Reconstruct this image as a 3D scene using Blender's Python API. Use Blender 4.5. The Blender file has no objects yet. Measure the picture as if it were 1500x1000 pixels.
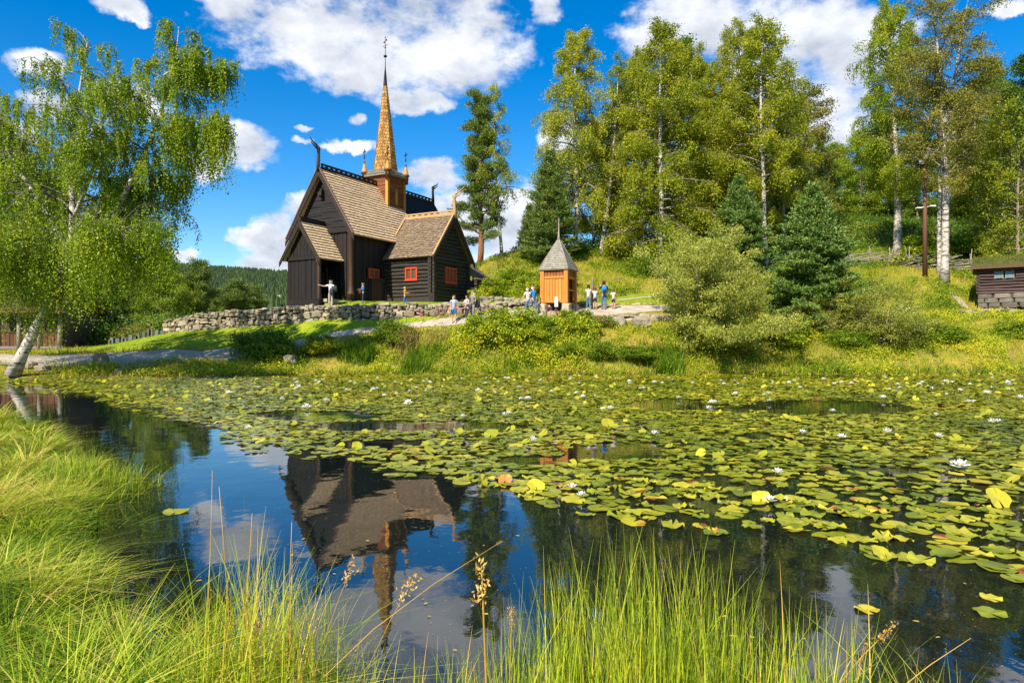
import bpy, math, random
import numpy as np
from mathutils import Vector, Matrix
R = math.radians
sc = bpy.context.scene
COL = sc.collection

# ------------------------------------------------------------------ camera, sky, sun, exposure
CAMZ = 1.8
FPX = 1000.0                       # focal length in pixels of the 1500 px wide photograph
cd = bpy.data.cameras.new("camera"); cam = bpy.data.objects.new("camera", cd); COL.objects.link(cam)
cam.location = (0, 0, CAMZ); cam.rotation_euler = (R(90), 0, 0)
cd.sensor_width = 36.0; cd.lens = 24.0; cd.clip_start = 0.05; cd.clip_end = 8000
sc.camera = cam
SUN_AZ = 31.0                      # degrees to the left of straight behind the camera
SUN_EL = 45.0
sh = Vector((-math.sin(R(SUN_AZ)), -math.cos(R(SUN_AZ)), 0)) * math.cos(R(SUN_EL))
sun_dir = Vector((sh.x, sh.y, math.sin(R(SUN_EL))))
sd = bpy.data.lights.new("sun", 'SUN'); so = bpy.data.objects.new("sun", sd); COL.objects.link(so)
sd.energy = 5.0; sd.angle = R(0.5); sd.color = (1.0, 0.905, 0.75)
so.rotation_euler = sun_dir.to_track_quat('Z', 'Y').to_euler(); so.location = (-30, -40, 60)
sc.view_settings.view_transform = 'Standard'; sc.view_settings.look = 'None'
sc.view_settings.exposure = 0.70; sc.view_settings.gamma = 1.0
sc.view_settings.use_curve_mapping = False
try:
    sc.cycles.use_denoising = True
    sc.cycles.denoising_prefilter = 'ACCURATE'
    sc.cycles.max_bounces = 8; sc.cycles.diffuse_bounces = 3; sc.cycles.glossy_bounces = 3
    sc.cycles.transparent_max_bounces = 8; sc.cycles.caustics_reflective = False; sc.cycles.caustics_refractive = False
except Exception: pass

world = bpy.data.worlds.new("World"); sc.world = world; world.use_nodes = True
def build_world():
    nt = world.node_tree; N = nt.nodes; L = nt.links; N.clear()
    def nd(t, **k):
        n = N.new(t)
        for a, b in k.items(): setattr(n, a, b)
        return n
    def inp(n, i, v):
        if hasattr(v, 'is_output') or hasattr(v, 'node'): L.new(v, n.inputs[i])
        else: n.inputs[i].default_value = v
    def M(op, a, b=0.0, c=0.0, clamp=False):
        n = nd('ShaderNodeMath', operation=op); n.use_clamp = clamp
        inp(n, 0, a); inp(n, 1, b)
        if op in ('MULTIPLY_ADD', 'SMOOTH_MIN', 'COMPARE'): inp(n, 2, c)
        return n.outputs[0]
    def VM(op, a, b=None, c=None, out=0):
        n = nd('ShaderNodeVectorMath', operation=op); inp(n, 0, a)
        if b is not None: inp(n, 1, b)
        if c is not None: inp(n, 2, c)
        return n.outputs[out]
    sky = nd('ShaderNodeTexSky', sky_type='NISHITA'); sky.sun_disc = False
    sky.sun_elevation = R(SUN_EL); sky.sun_rotation = math.atan2(sun_dir.x, sun_dir.y)
    sky.altitude = 200; sky.air_density = 1.0; sky.dust_density = 0.3; sky.ozone_density = 3.0
    hs = nd('ShaderNodeHueSaturation'); L.new(sky.outputs[0], hs.inputs['Color'])
    hs.inputs['Saturation'].default_value = 1.48; hs.inputs['Value'].default_value = 1.0; hs.inputs['Hue'].default_value = 0.503
    bgs = nd('ShaderNodeBackground'); L.new(hs.outputs[0], bgs.inputs[0]); bgs.inputs[1].default_value = 0.118
    tc = nd('ShaderNodeTexCoord'); d = tc.outputs['Generated']
    sx = nd('ShaderNodeSeparateXYZ'); L.new(d, sx.inputs[0])
    az = M('ARCTAN2', sx.outputs[0], sx.outputs[1])
    el = M('ARCSINE', sx.outputs[2])
    cb = nd('ShaderNodeCombineXYZ'); L.new(az, cb.inputs[0]); L.new(el, cb.inputs[1]); p = cb.outputs[0]
    # (px, py, rx, ry) of each cumulus
    blobs = [(600,60,190,85),(450,35,140,55),(690,70,80,60),(530,115,75,26),(345,5,60,26),
             (165,10,48,20),(190,30,30,9),(350,212,70,30),(300,230,40,30),(405,352,52,46),(440,300,30,18),(392,392,55,24),(375,345,40,20),
             (640,262,46,26),(620,300,60,20),(735,325,95,72),(680,335,75,60),
             (505,219,40,8),(600,158,50,20),(640,150,30,12),(450,195,20,6),(520,180,20,12),(440,212,22,7),
             (1060,30,170,75),(1190,80,140,105),(1215,170,85,90),(960,60,50,40),(1230,240,60,40),(800,5,26,20),(808,205,34,22),(840,250,60,14),
             (60,105,60,20),(100,170,80,22),(200,150,50,20),(20,200,50,26),(255,375,30,18),(230,400,40,12),
             (1480,10,40,12),(1700,120,180,80),(1900,320,200,60),(-250,120,160,60),(-150,330,120,50)]
    dm = None
    pw = nd('ShaderNodeTexNoise'); pw.noise_dimensions = '3D'; L.new(d, pw.inputs['Vector']); pw.inputs['Scale'].default_value = 7.0; pw.inputs['Detail'].default_value = 7; pw.inputs['Roughness'].default_value = 0.62
    off = VM('MULTIPLY_ADD', pw.outputs['Color'], (0.13, 0.085, 0), (-0.065, -0.0425, 0)); p = VM('ADD', p, off)
    for (x, y, rx, ry) in blobs:
        a = math.atan((x-750)/FPX); ca = math.cos(a); e = math.atan((500-y)/FPX*ca)
        iax = FPX/(rx*ca*ca); iay = FPX/(ry*ca)
        q = VM('MULTIPLY_ADD', p, (iax, iay, 0), (-a*iax, -e*iay, 0))
        l = VM('DOT_PRODUCT', q, q, out=1)
        dm = l if dm is None else M('SMOOTH_MIN', dm, l, 0.5)
    def fbm(vec, s, det=8, rough=0.6):
        n = nd('ShaderNodeTexNoise'); L.new(vec, n.inputs['Vector']); n.inputs['Scale'].default_value = s
        n.inputs['Detail'].default_value = det; n.inputs['Roughness'].default_value = rough; return n.outputs[0]
    dd = VM('MULTIPLY', d, (1, 1, 1.7))
    f1 = fbm(dd, 9.0)
    f2 = fbm(VM('ADD', dd, (-0.022, -0.01, 0.05)), 9.0)
    f3 = fbm(dd, 34.0, 5)
    body = M('SUBTRACT', 1.0, dm)
    # sparse cumulus all round, away from the view
    fo = fbm(dd, 3.2, 6); side = M('GREATER_THAN', M('ABSOLUTE', az), 0.95)
    body = M('MAXIMUM', body, M('SUBTRACT', M('MULTIPLY', side, M('SUBTRACT', M('MULTIPLY', fo, 6.0), 3.2)), M('MULTIPLY', M('SUBTRACT', 1.0, side), 5.0)))
    body = M('MINIMUM', body, 1.0)
    dens = M('ADD', M('ADD', M('MULTIPLY', body, 1.3), M('MULTIPLY', M('SUBTRACT', f1, 0.48), 4.6)), M('MULTIPLY', M('SUBTRACT', f3, 0.5), 1.5))
    mr = nd('ShaderNodeMapRange'); mr.interpolation_type = 'SMOOTHSTEP'; L.new(dens, mr.inputs[0])
    mr.inputs[1].default_value = -0.1; mr.inputs[2].default_value = 1.15
    emb = M('SUBTRACT', f1, f2)
    sh_ = M('ADD', M('MULTIPLY', emb, 2.3), M('MULTIPLY', M('SUBTRACT', 0.75, dens), 0.25))
    m2 = nd('ShaderNodeMapRange'); L.new(sh_, m2.inputs[0]); m2.inputs[1].default_value = -0.45; m2.inputs[2].default_value = 0.22
    mix = nd('ShaderNodeMix', data_type='RGBA'); L.new(m2.outputs[0], mix.inputs[0])
    mix.inputs[6].default_value = (0.46, 0.50, 0.58, 1); mix.inputs[7].default_value = (0.80, 0.82, 0.86, 1)
    bgc = nd('ShaderNodeBackground'); L.new(mix.outputs[2], bgc.inputs[0]); bgc.inputs[1].default_value = 0.80
    ms = nd('ShaderNodeMixShader'); L.new(M('MULTIPLY', mr.outputs[0], 0.97), ms.inputs[0]); L.new(bgs.outputs[0], ms.inputs[1]); L.new(bgc.outputs[0], ms.inputs[2])
    out = nd('ShaderNodeOutputWorld'); L.new(ms.outputs[0], out.inputs[0])
build_world()

# ------------------------------------------------------------------ helpers
def P(px, py, Y):                  # photograph pixel at depth Y -> world point
    return Vector(((px-750)/FPX*Y, Y, CAMZ-(py-500)/FPX*Y))
def X(px, Y): return (px-750)/FPX*Y
def tag(o, label=None, cat=None, group=None, kind=None):
    if label: o['label'] = label
    if cat: o['category'] = cat
    if group: o['group'] = group
    if kind: o['kind'] = kind
    return o
def empty(name, loc, rz=0.0, label=None, cat=None, group=None):
    o = bpy.data.objects.new(name, None); COL.objects.link(o); o.location = loc; o.rotation_euler = (0, 0, rz)
    o.empty_display_size = 0.2
    return tag(o, label, cat, group)

MATS = {}
def pmat(name, c1, c2, scale=(3,3,3), rough=0.75, bump=0.15, bscale=None, tintw=0.6, spec=0.3, coord='Object', nscale=2.0, c3=None, c3t=0.62, metallic=0.0, detail=5):
    """two colours mixed by the pieces' own tint and stretched noise"""
    m = bpy.data.materials.new(name); m.use_nodes = True; nt = m.node_tree; N = nt.nodes; L = nt.links
    b = N['Principled BSDF']; b.inputs['Roughness'].default_value = rough; b.inputs['Metallic'].default_value = metallic
    try: b.inputs['Specular IOR Level'].default_value = spec
    except Exception: pass
    tc = N.new('ShaderNodeTexCoord'); mp = N.new('ShaderNodeMapping'); L.new(tc.outputs[coord], mp.inputs[0]); mp.inputs['Scale'].default_value = scale
    n = N.new('ShaderNodeTexNoise'); L.new(mp.outputs[0], n.inputs['Vector']); n.inputs['Scale'].default_value = nscale; n.inputs['Detail'].default_value = detail
    at = N.new('ShaderNodeAttribute'); at.attribute_name = 'tint'
    r = N.new('ShaderNodeMapRange'); L.new(n.outputs[0], r.inputs[0]); r.inputs[1].default_value = 0.3; r.inputs[2].default_value = 0.7
    mx = N.new('ShaderNodeMix'); mx.inputs[0].default_value = tintw; L.new(r.outputs[0], mx.inputs[2]); L.new(at.outputs['Fac'], mx.inputs[3])
    cm = N.new('ShaderNodeMix'); cm.data_type = 'RGBA'; L.new(mx.outputs[0], cm.inputs[0])
    cm.inputs[6].default_value = (*c1, 1); cm.inputs[7].default_value = (*c2, 1)
    col = cm.outputs[2]
    if c3:
        n3 = N.new('ShaderNodeTexNoise'); L.new(mp.outputs[0], n3.inputs['Vector']); n3.inputs['Scale'].default_value = nscale*0.6; n3.inputs['Detail'].default_value = 6; n3.inputs['Roughness'].default_value = 0.7
        r3 = N.new('ShaderNodeMapRange'); L.new(n3.outputs[0], r3.inputs[0]); r3.inputs[1].default_value = c3t-0.08; r3.inputs[2].default_value = c3t+0.08
        cm3 = N.new('ShaderNodeMix'); cm3.data_type = 'RGBA'; L.new(r3.outputs[0], cm3.inputs[0]); L.new(col, cm3.inputs[6]); cm3.inputs[7].default_value = (*c3, 1); col = cm3.outputs[2]
    L.new(col, b.inputs['Base Color'])
    if bump:
        bp = N.new('ShaderNodeBump'); bp.inputs['Strength'].default_value = bump; bp.inputs['Distance'].default_value = 0.05
        n2 = N.new('ShaderNodeTexNoise'); L.new(mp.outputs[0], n2.inputs['Vector']); n2.inputs['Scale'].default_value = bscale or nscale*3; n2.inputs['Detail'].default_value = 6
        L.new(n2.outputs[0], bp.inputs['Height']); L.new(bp.outputs[0], b.inputs['Normal'])
    MATS[name] = m; return m
def leafmat(name, ramp, trans=0.3, rough=0.5, nsc=0.5, spec=0.25, obj_rand=0.12, warm=(1.17,1.15,0.82)):
    ramp = [(p_, tuple(min(.82, c_*w_) for c_, w_ in zip(col_, warm))) for p_, col_ in ramp]
    m = bpy.data.materials.new(name); m.use_nodes = True; nt = m.node_tree; N = nt.nodes; L = nt.links
    b = N['Principled BSDF']; b.inputs['Roughness'].default_value = rough
    b.inputs['Specular IOR Level'].default_value = spec
    at = N.new('ShaderNodeAttribute'); at.attribute_name = 'tint'
    tc = N.new('ShaderNodeTexCoord'); n = N.new('ShaderNodeTexNoise'); L.new(tc.outputs['Object'], n.inputs['Vector']); n.inputs['Scale'].default_value = nsc; n.inputs['Detail'].default_value = 3
    a = N.new('ShaderNodeMath'); a.operation = 'MULTIPLY_ADD'; L.new(n.outputs[0], a.inputs[0]); a.inputs[1].default_value = 0.9; a.inputs[2].default_value = -0.45
    s = N.new('ShaderNodeMath'); s.operation = 'ADD'; L.new(a.outputs[0], s.inputs[0]); L.new(at.outputs['Fac'], s.inputs[1])
    oi = N.new('ShaderNodeObjectInfo'); s2 = N.new('ShaderNodeMath'); s2.operation = 'MULTIPLY_ADD'; L.new(oi.outputs['Random'], s2.inputs[0]); s2.inputs[1].default_value = obj_rand*2; L.new(s.outputs[0], s2.inputs[2])
    s3 = N.new('ShaderNodeMath'); s3.operation = 'SUBTRACT'; s3.use_clamp = True; L.new(s2.outputs[0], s3.inputs[0]); s3.inputs[1].default_value = obj_rand
    cr = N.new('ShaderNodeValToRGB'); L.new(s3.outputs[0], cr.inputs[0]); e = cr.color_ramp.elements
    e[0].position = ramp[0][0]; e[0].color = (*ramp[0][1], 1); e[1].position = ramp[-1][0]; e[1].color = (*ramp[-1][1], 1)
    for p_, c_ in ramp[1:-1]:
        q = e.new(p_); q.color = (*c_, 1)
    L.new(cr.outputs[0], b.inputs['Base Color'])
    if trans:
        t = N.new('ShaderNodeBsdfTranslucent'); L.new(cr.outputs[0], t.inputs[0])
        ms = N.new('ShaderNodeMixShader'); ms.inputs[0].default_value = trans; L.new(b.outputs[0], ms.inputs[1]); L.new(t.outputs[0], ms.inputs[2])
        L.new(ms.outputs[0], N['Material Output'].inputs[0])
    MATS[name] = m; return m

def set_tint(me, tint):
    if tint is None: return
    a = me.attributes.new('tint', 'FLOAT', 'FACE'); a.data.foreach_set('value', np.asarray(tint, dtype=np.float32))
def np_mesh(name, V, F, mat, tint=None, smooth=False):
    """V (n,3), F (m,k) same-size faces"""
    V = np.asarray(V, dtype=np.float32).reshape(-1, 3); F = np.asarray(F, dtype=np.int32); m, k = F.shape
    me = bpy.data.meshes.new(name); me.vertices.add(len(V)); me.vertices.foreach_set('co', V.ravel())
    me.loops.add(m*k); me.loops.foreach_set('vertex_index', F.ravel())
    me.polygons.add(m); me.polygons.foreach_set('loop_start', np.arange(0, m*k, k, dtype=np.int32))
    me.polygons.foreach_set('use_smooth', np.full(m, smooth, dtype=bool))
    me.update(calc_edges=True); me.materials.append(mat); set_tint(me, tint); return me
def quads_mesh(name, Q, mat, tint=None, smooth=False):
    Q = np.asarray(Q, dtype=np.float32); n, k = Q.shape[0], Q.shape[1]
    return np_mesh(name, Q.reshape(-1, 3), np.arange(n*k).reshape(n, k), mat, tint, smooth)
def link(name, me, parent=None, loc=None):
    o = bpy.data.objects.new(name, me); COL.objects.link(o)
    if parent: o.parent = parent
    if loc is not None: o.location = loc
    return o
class MB:
    def __init__(s, seed=1): s.v = []; s.f = []; s.t = []; s.sm = []; s.r = random.Random(seed); s.X = None
    def pt(s, p): 
        return tuple(s.X @ Vector(p)) if s.X is not None else tuple(p)
    def face(s, pts, tint=None, smooth=False):
        i = len(s.v); s.v += [s.pt(p) for p in pts]; s.f.append(tuple(range(i, i+len(pts)))); s.t.append(s.r.random() if tint is None else tint); s.sm.append(smooth)
    def hexa(s, p, tint=None):     # p: 8 points, bottom ring 0-3 ccw, top ring 4-7
        i = len(s.v); s.v += [s.pt(q) for q in p]; t = s.r.random() if tint is None else tint
        for f in ((3,2,1,0),(4,5,6,7),(0,1,5,4),(1,2,6,5),(2,3,7,6),(3,0,4,7)):
            s.f.append(tuple(i+k for k in f)); s.t.append(t); s.sm.append(False)
    def box(s, a, b, tint=None):
        x0,y0,z0 = a; x1,y1,z1 = b
        s.hexa([(x0,y0,z0),(x1,y0,z0),(x1,y1,z0),(x0,y1,z0),(x0,y0,z1),(x1,y0,z1),(x1,y1,z1),(x0,y1,z1)], tint)
    def prism(s, poly, ext, tint=None):  # poly 3d list, extruded by vector ext
        e = Vector(ext); a = [Vector(p) for p in poly]; b = [p+e for p in a]; n = len(a); t = s.r.random() if tint is None else tint
        s.face(a[::-1], t); s.face(b, t)
        for k in range(n): s.face([a[k], a[(k+1)%n], b[(k+1)%n], b[k]], t)
    def tube(s, pts, rad, n=8, tint=None, cap=True, smooth=True, flat=1.0):
        pts = [Vector(p) for p in pts]; t = s.r.random() if tint is None else tint
        if not hasattr(rad, '__len__'): rad = [rad]*len(pts)
        rings = []; up = None
        for k, p in enumerate(pts):
            d = (pts[min(k+1, len(pts)-1)] - pts[max(k-1, 0)]).normalized()
            if up is None: up = Vector((0,0,1)) if abs(d.z) < 0.9 else Vector((1,0,0))
            u = (up - d*up.dot(d)).normalized(); w = d.cross(u); up = u
            i = len(s.v)
            for j in range(n):
                a = 2*math.pi*j/n; s.v.append(s.pt(p + u*math.cos(a)*rad[k] + w*math.sin(a)*rad[k]*flat))
            rings.append(i)
        for k in range(len(rings)-1):
            for j in range(n):
                a, b = rings[k], rings[k+1]; j2 = (j+1) % n
                s.f.append((a+j, a+j2, b+j2, b+j)); s.t.append(t); s.sm.append(smooth)
        if cap:
            s.f.append(tuple(rings[0]+j for j in range(n-1,-1,-1))); s.t.append(t); s.sm.append(False)
            s.f.append(tuple(rings[-1]+j for j in range(n))); s.t.append(t); s.sm.append(False)
    def lathe(s, prof, c=(0,0,0), n=12, tint=None, smooth=True):   # prof [(r,z)]
        s.tube([(c[0],c[1],c[2]+z) for r, z in prof], [max(r,1e-4) for r, z in prof], n, tint, True, smooth)
    def mesh(s, name, mat):
        me = bpy.data.meshes.new(name); me.from_pydata(s.v, [], s.f); me.materials.append(mat)
        me.polygons.foreach_set('use_smooth', s.sm); set_tint(me, s.t); me.update(); return me
    def build(s, name, mat, parent=None, loc=None):
        return link(name, s.mesh(name, mat), parent, loc)
def value_noise(x, y, seed=0, oct=3, f=1.0):
    x = np.asarray(x, float); y = np.asarray(y, float); out = 0; amp = 1.0; tot = 0
    for o in range(oct):
        xi = np.floor(x*f).astype(np.int64); yi = np.floor(y*f).astype(np.int64); fx = x*f-xi; fy = y*f-yi
        fx = fx*fx*(3-2*fx); fy = fy*fy*(3-2*fy)
        def h(a, b):
            n = (a*374761393 + b*668265263 + (seed+o)*1442695041) & 0x7fffffff
            n = ((n ^ (n >> 13))*1274126177) & 0x7fffffff
            return ((n ^ (n >> 16)) & 0xffff)/65535.0
        v = (h(xi,yi)*(1-fx)+h(xi+1,yi)*fx)*(1-fy)+(h(xi,yi+1)*(1-fx)+h(xi+1,yi+1)*fx)*fy
        out = out+v*amp; tot += amp; amp *= 0.5; f *= 2
    return out/tot
def copy_tree(o, parent=None):
    c = o.copy(); COL.objects.link(c); c.parent = parent
    for ch in list(o.children): copy_tree(ch, c)
    return c

# ------------------------------------------------------------------ terrain
POND = [(-1.3,3.25),(-2.2,4.0),(-3.4,5.6),(-4.6,7.6),(-5.9,9.4),(-7.6,11.6),(-9.6,14.0),(-12.2,16.0),(-20,17.5),(-45,19),
        (-45,31),(-25,32.5),(-20,33.4),(-14,35.4),(-9,36.8),(0,37.4),(12,37.6),(30,37.5),(62,37.5),(62,2.6),(12,2.7),(5,2.9),(1.5,3.0),(0,2.9)]
def pond_dist(x, y):               # >0 outside
    x = np.asarray(x, float); y = np.asarray(y, float); n = len(POND); d = np.full(x.shape, 1e9); ins = np.zeros(x.shape, bool)
    for i in range(n):
        ax, ay = POND[i]; bx, by = POND[(i+1) % n]; ex, ey = bx-ax, by-ay
        t = np.clip(((x-ax)*ex+(y-ay)*ey)/(ex*ex+ey*ey), 0, 1)
        d = np.minimum(d, np.hypot(x-ax-t*ex, y-ay-t*ey))
        c = ((ay > y) != (by > y)) & (x < (bx-ax)*(y-ay)/((by-ay) if by != ay else 1e-9)+ax); ins ^= c
    return np.where(ins, -d, d)
CP = []
def cp(px, py, Y): CP.append((X(px, Y), Y, CAMZ-(py-500)/FPX*Y))
for c in [(20,530,36),(100,530,37),(200,530,37.5),(300,526,38.5),(60,515,42),(150,512,42),(0,512,44),(200,500,43.5),(330,492,43),(430,495,41.5),
          (240,488,46.4),(330,481,45),(420,476,43.6),(540,474,42.4),(640,473,41.8),(600,484,41),(500,493,40.5),
          (740,465,42),(790,462,42.8),(850,458,43.6),(940,457,43.8),(1050,465,43),(1140,470,43),(700,500,39.6),(850,492,40),(950,490,40.5),
          (600,515,39.6),(450,517,39.6),(1050,500,40.5),(1150,500,40.5),(1250,500,41.5),(1300,482,44),(1400,462,46),(1480,466,44),(1560,460,46),(1420,500,40.8),(1550,500,41),
          (1440,449,48.5),(1500,449,48.5),(1400,440,49.5),(1382,411,53),(1300,415,53),(1230,425,52),(1100,437,50),(1000,437,49.5),(880,438,48.5),(780,440,47.6),(720,441,46.5),
          (1150,445,47),(1310,372,62),(1440,385,58),(1200,392,60),(1120,388,60),(1030,385,60),(940,383,60),(860,374,60),(800,375,59),(740,378,59),(706,385,59),
          (770,400,54),(850,400,54),(940,405,54),(1030,412,54),(700,410,56),(1400,330,80),(1500,330,80),(1340,335,80),(1250,325,80),(1300,322,92),(1380,318,95),(1180,360,80),(1000,372,80),(850,385,80),
          (1230,302,98),(1400,300,110),(1600,380,60),(1700,330,80)]: cp(*c)
for c in [(-12.5,45.6,4.3),(-10,46.3,4.42),(-16,49,4.4),(-5.5,46.8,4.5),(-3,50,4.5),(-8,52,4.5),(-12,57,4.4),(-6,60,4.6),(-2,56,4.9),(-19,50,3.4),(-24,52,2.6),(-17,57,3.6),(-30,56,1.6),(-28,48,1.5),
          (-36,44,1.0),(-45,36,.7),(-50,60,1),(-45,90,-2),(-20,80,1.0),(-30,120,-5),(-80,150,-8),(-150,60,0),(0,90,9),(0,150,6),(60,150,27),(40,120,24),(150,150,42),(110,60,12),(90,40,5),(150,0,4),
          (-200,300,-10),(0,300,0),(200,300,30),(-5,5,.15),(-8,8,.25),(-14,12,.35),(-5,0,.35),(0,0,.2),(0,-20,.6),(-30,0,1),(40,-10,.6),(-100,-100,2),(100,-100,2),(-30,14,.4),(6,1,.25)]: CP.append(c)
_c = np.array(CP); _n = len(_c)
def _phi(r2): return 0.5*r2*np.log(r2+1e-9)
_S = 20.0
_K = _phi(((_c[:,None,:2]-_c[None,:,:2])**2).sum(-1)/_S**2) + np.eye(_n)*0.004
_Pm = np.c_[np.ones(_n), _c[:,:2]/_S]
_w = np.linalg.solve(np.block([[_K,_Pm],[_Pm.T,np.zeros((3,3))]]), np.r_[_c[:,2], 0,0,0])
def hgt(x, y):
    x = np.asarray(x, float); y = np.asarray(y, float); sh_ = x.shape; x = x.ravel(); y = y.ravel(); h = np.zeros(x.shape)
    for k in range(_n): h += _w[k]*_phi(((x-_c[k,0])**2+(y-_c[k,1])**2)/_S**2)
    h += _w[_n]+_w[_n+1]*x/_S+_w[_n+2]*y/_S
    d = pond_dist(x, y); dm = np.maximum(d, 0)
    s = np.clip(dm/np.where(y > 25, 2.2, 1.5), 0, 1); s = s*s*(3-2*s)
    bump = (value_noise(x, y, 3, 3, 0.6)-0.5)*0.22*s*np.clip((dm-1)/3, 0.25, 1)
    land = 0.10*np.minimum(dm/0.25, 1)*(1-s)+np.maximum(h, 0.12)*s+bump*np.where((y>44)&(y<47)&(x<-4), .3, 1)
    far = np.clip((np.hypot(x, y)-250)/100, 0, 1); land = land*(1-far)+np.clip(land, -10, 12)*far
    out = np.where(d < 0, -np.minimum(0.12+0.3*(-d), 1.0), land)
    return out.reshape(sh_)
def hz(x, y): return float(hgt(np.array([x]), np.array([y]))[0])
# ------------------------------------------------------------------ materials
TAR = pmat('tarred_planks', (0.006,0.005,0.005), (0.026,0.019,0.016), (6,6,0.7), 0.62, 0.35, tintw=0.45, nscale=3)
TARH = pmat('tarred_boards', (0.008,0.007,0.007), (0.030,0.026,0.024), (1.0,1.0,9), 0.62, 0.35, tintw=0.45, nscale=2)
LOG = pmat('tarred_logs', (0.018,0.015,0.014), (0.058,0.048,0.040), (1.2,1.2,8), 0.6, 0.5, tintw=0.4, nscale=2)
TRIM = pmat('tarred_trim', (0.012,0.010,0.009), (0.045,0.033,0.026), (3,3,3), 0.6, 0.3)
SHTAN = pmat('nave_shingle', (0.50,0.345,0.19), (0.84,0.63,0.39), (4,4,4), 0.8, 0.25, tintw=0.75)
SHBRN = pmat('transept_shingle', (0.12,0.085,0.055), (0.32,0.235,0.15), (4,4,4), 0.85, 0.4, tintw=0.75, nscale=1.5)
SHDRK = pmat('chancel_shingle', (0.012,0.013,0.016), (0.035,0.036,0.04), (4,4,4), 0.6, 0.25)
SHGLD = pmat('spire_shingle', (0.20,0.085,0.02), (0.60,0.34,0.09), (4,4,4), 0.6, 0.2, tintw=0.8)
REDW = pmat('tower_boards', (0.13,0.038,0.012), (0.28,0.095,0.028), (1.5,1.5,7), 0.5, 0.2)
ORNW = pmat('oiled_pine', (0.46,0.17,0.025), (0.70,0.32,0.06), (5,5,0.8), 0.5, 0.15)
ORNL = pmat('pale_oiled_pine', (0.40,0.24,0.10), (0.56,0.37,0.18), (4,4,4), 0.6, 0.15)
REDP = pmat('red_paint', (0.50,0.055,0.02), (0.60,0.085,0.03), (5,5,5), 0.5, 0.1)
GLASS = pmat('old_pane', (0.03,0.04,0.035), (0.10,0.12,0.09), (7,7,7), 0.12, 0.05, spec=0.8)
IRON = pmat('wrought_iron', (0.012,0.012,0.014), (0.03,0.03,0.035), (5,5,5), 0.45, 0.1, metallic=0.6)
DARK = pmat('interior_shade_and_dark_fittings', (0.006,0.005,0.005), (0.012,0.01,0.009), (3,3,3), 0.9, 0.0)  # near black: painted interior shade, also the dark post and floodlight housings
DOORW = pmat('brown_door', (0.05,0.028,0.018), (0.11,0.06,0.035), (7,7,0.7), 0.6, 0.3)
STONE = pmat('field_stone', (0.12,0.10,0.07), (0.50,0.425,0.30), (1.4,1.4,1.4), 0.85, 0.7, tintw=0.6, nscale=2.2, bscale=7, c3=(0.46,0.36,0.12), c3t=0.66)
GAP = pmat('wall_core', (0.02,0.018,0.014), (0.05,0.045,0.03), (3,3,3), 0.95, 0.3)
GRAVEL = pmat('gravel', (0.34,0.28,0.20), (0.52,0.45,0.34), (1,1,1), 0.95, 0.6, nscale=1.2, bscale=30, tintw=0.0)
GREYW = pmat('weathered_wood', (0.17,0.15,0.125), (0.38,0.34,0.285), (5,5,0.7), 0.85, 0.4)
GREYS = pmat('weathered_shakes', (0.19,0.17,0.14), (0.36,0.33,0.27), (4,4,4), 0.85, 0.4, c3=(0.24,0.22,0.10), c3t=0.6)

def ground_mat():
    m = bpy.data.materials.new('meadow'); m.use_nodes = True; nt = m.node_tree; N = nt.nodes; L = nt.links; b = N['Principled BSDF']
    b.inputs['Roughness'].default_value = 0.95; b.inputs['Specular IOR Level'].default_value = 0.1
    tc = N.new('ShaderNodeTexCoord')
    def noise(s, d=5, r=0.6):
        n = N.new('ShaderNodeTexNoise'); L.new(tc.outputs['Object'], n.inputs['Vector']); n.inputs['Scale'].default_value = s; n.inputs['Detail'].default_value = d; n.inputs['Roughness'].default_value = r; return n.outputs[0]
    def rng(v, a, c):
        r = N.new('ShaderNodeMapRange'); L.new(v, r.inputs[0]); r.inputs[1].default_value = a; r.inputs[2].default_value = c; return r.outputs[0]
    def mix(f, a, c):
        x = N.new('ShaderNodeMix'); x.data_type = 'RGBA'; L.new(f, x.inputs[0])
        for i, v in ((6, a), (7, c)):
            if isinstance(v, tuple): x.inputs[i].default_value = (*v, 1)
            else: L.new(v, x.inputs[i])
        return x.outputs[2]
    wild = mix(rng(noise(0.35), 0.4, 0.62), (0.18,0.20,0.018), (0.34,0.27,0.04))
    wild = mix(rng(noise(1.1), 0.55, 0.68), wild, (0.24,0.15,0.065))
    wild = mix(rng(noise(6, 3), 0.5, 0.75), wild, (0.05,0.075,0.012))
    lawn = mix(rng(noise(0.8), 0.35, 0.65), (0.18,0.28,0.012), (0.31,0.35,0.022))
    lawn = mix(rng(noise(9, 3), 0.52, 0.8), lawn, (0.08,0.12,0.014))
    at = N.new('ShaderNodeAttribute'); at.attribute_name = 'lawn'
    c = mix(at.outputs['Fac'], wild, lawn)
    a2 = N.new('ShaderNodeAttribute'); a2.attribute_name = 'mud'
    c = mix(a2.outputs['Fac'], c, (0.045,0.035,0.02))
    L.new(c, b.inputs['Base Color'])
    bp = N.new('ShaderNodeBump'); bp.inputs['Strength'].default_value = 0.6; bp.inputs['Distance'].default_value = 0.12; L.new(noise(7, 6), bp.inputs['Height']); L.new(bp.outputs[0], b.inputs['Normal'])
    return m
MEADOW = ground_mat()
def in_poly(x, y, poly):
    x = np.asarray(x, float); y = np.asarray(y, float); ins = np.zeros(x.shape, bool); n = len(poly)
    for i in range(n):
        ax, ay = poly[i]; bx, by = poly[(i+1) % n]
        ins ^= ((ay > y) != (by > y)) & (x < (bx-ax)*(y-ay)/((by-ay) if by != ay else 1e-9)+ax)
    return ins
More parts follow.
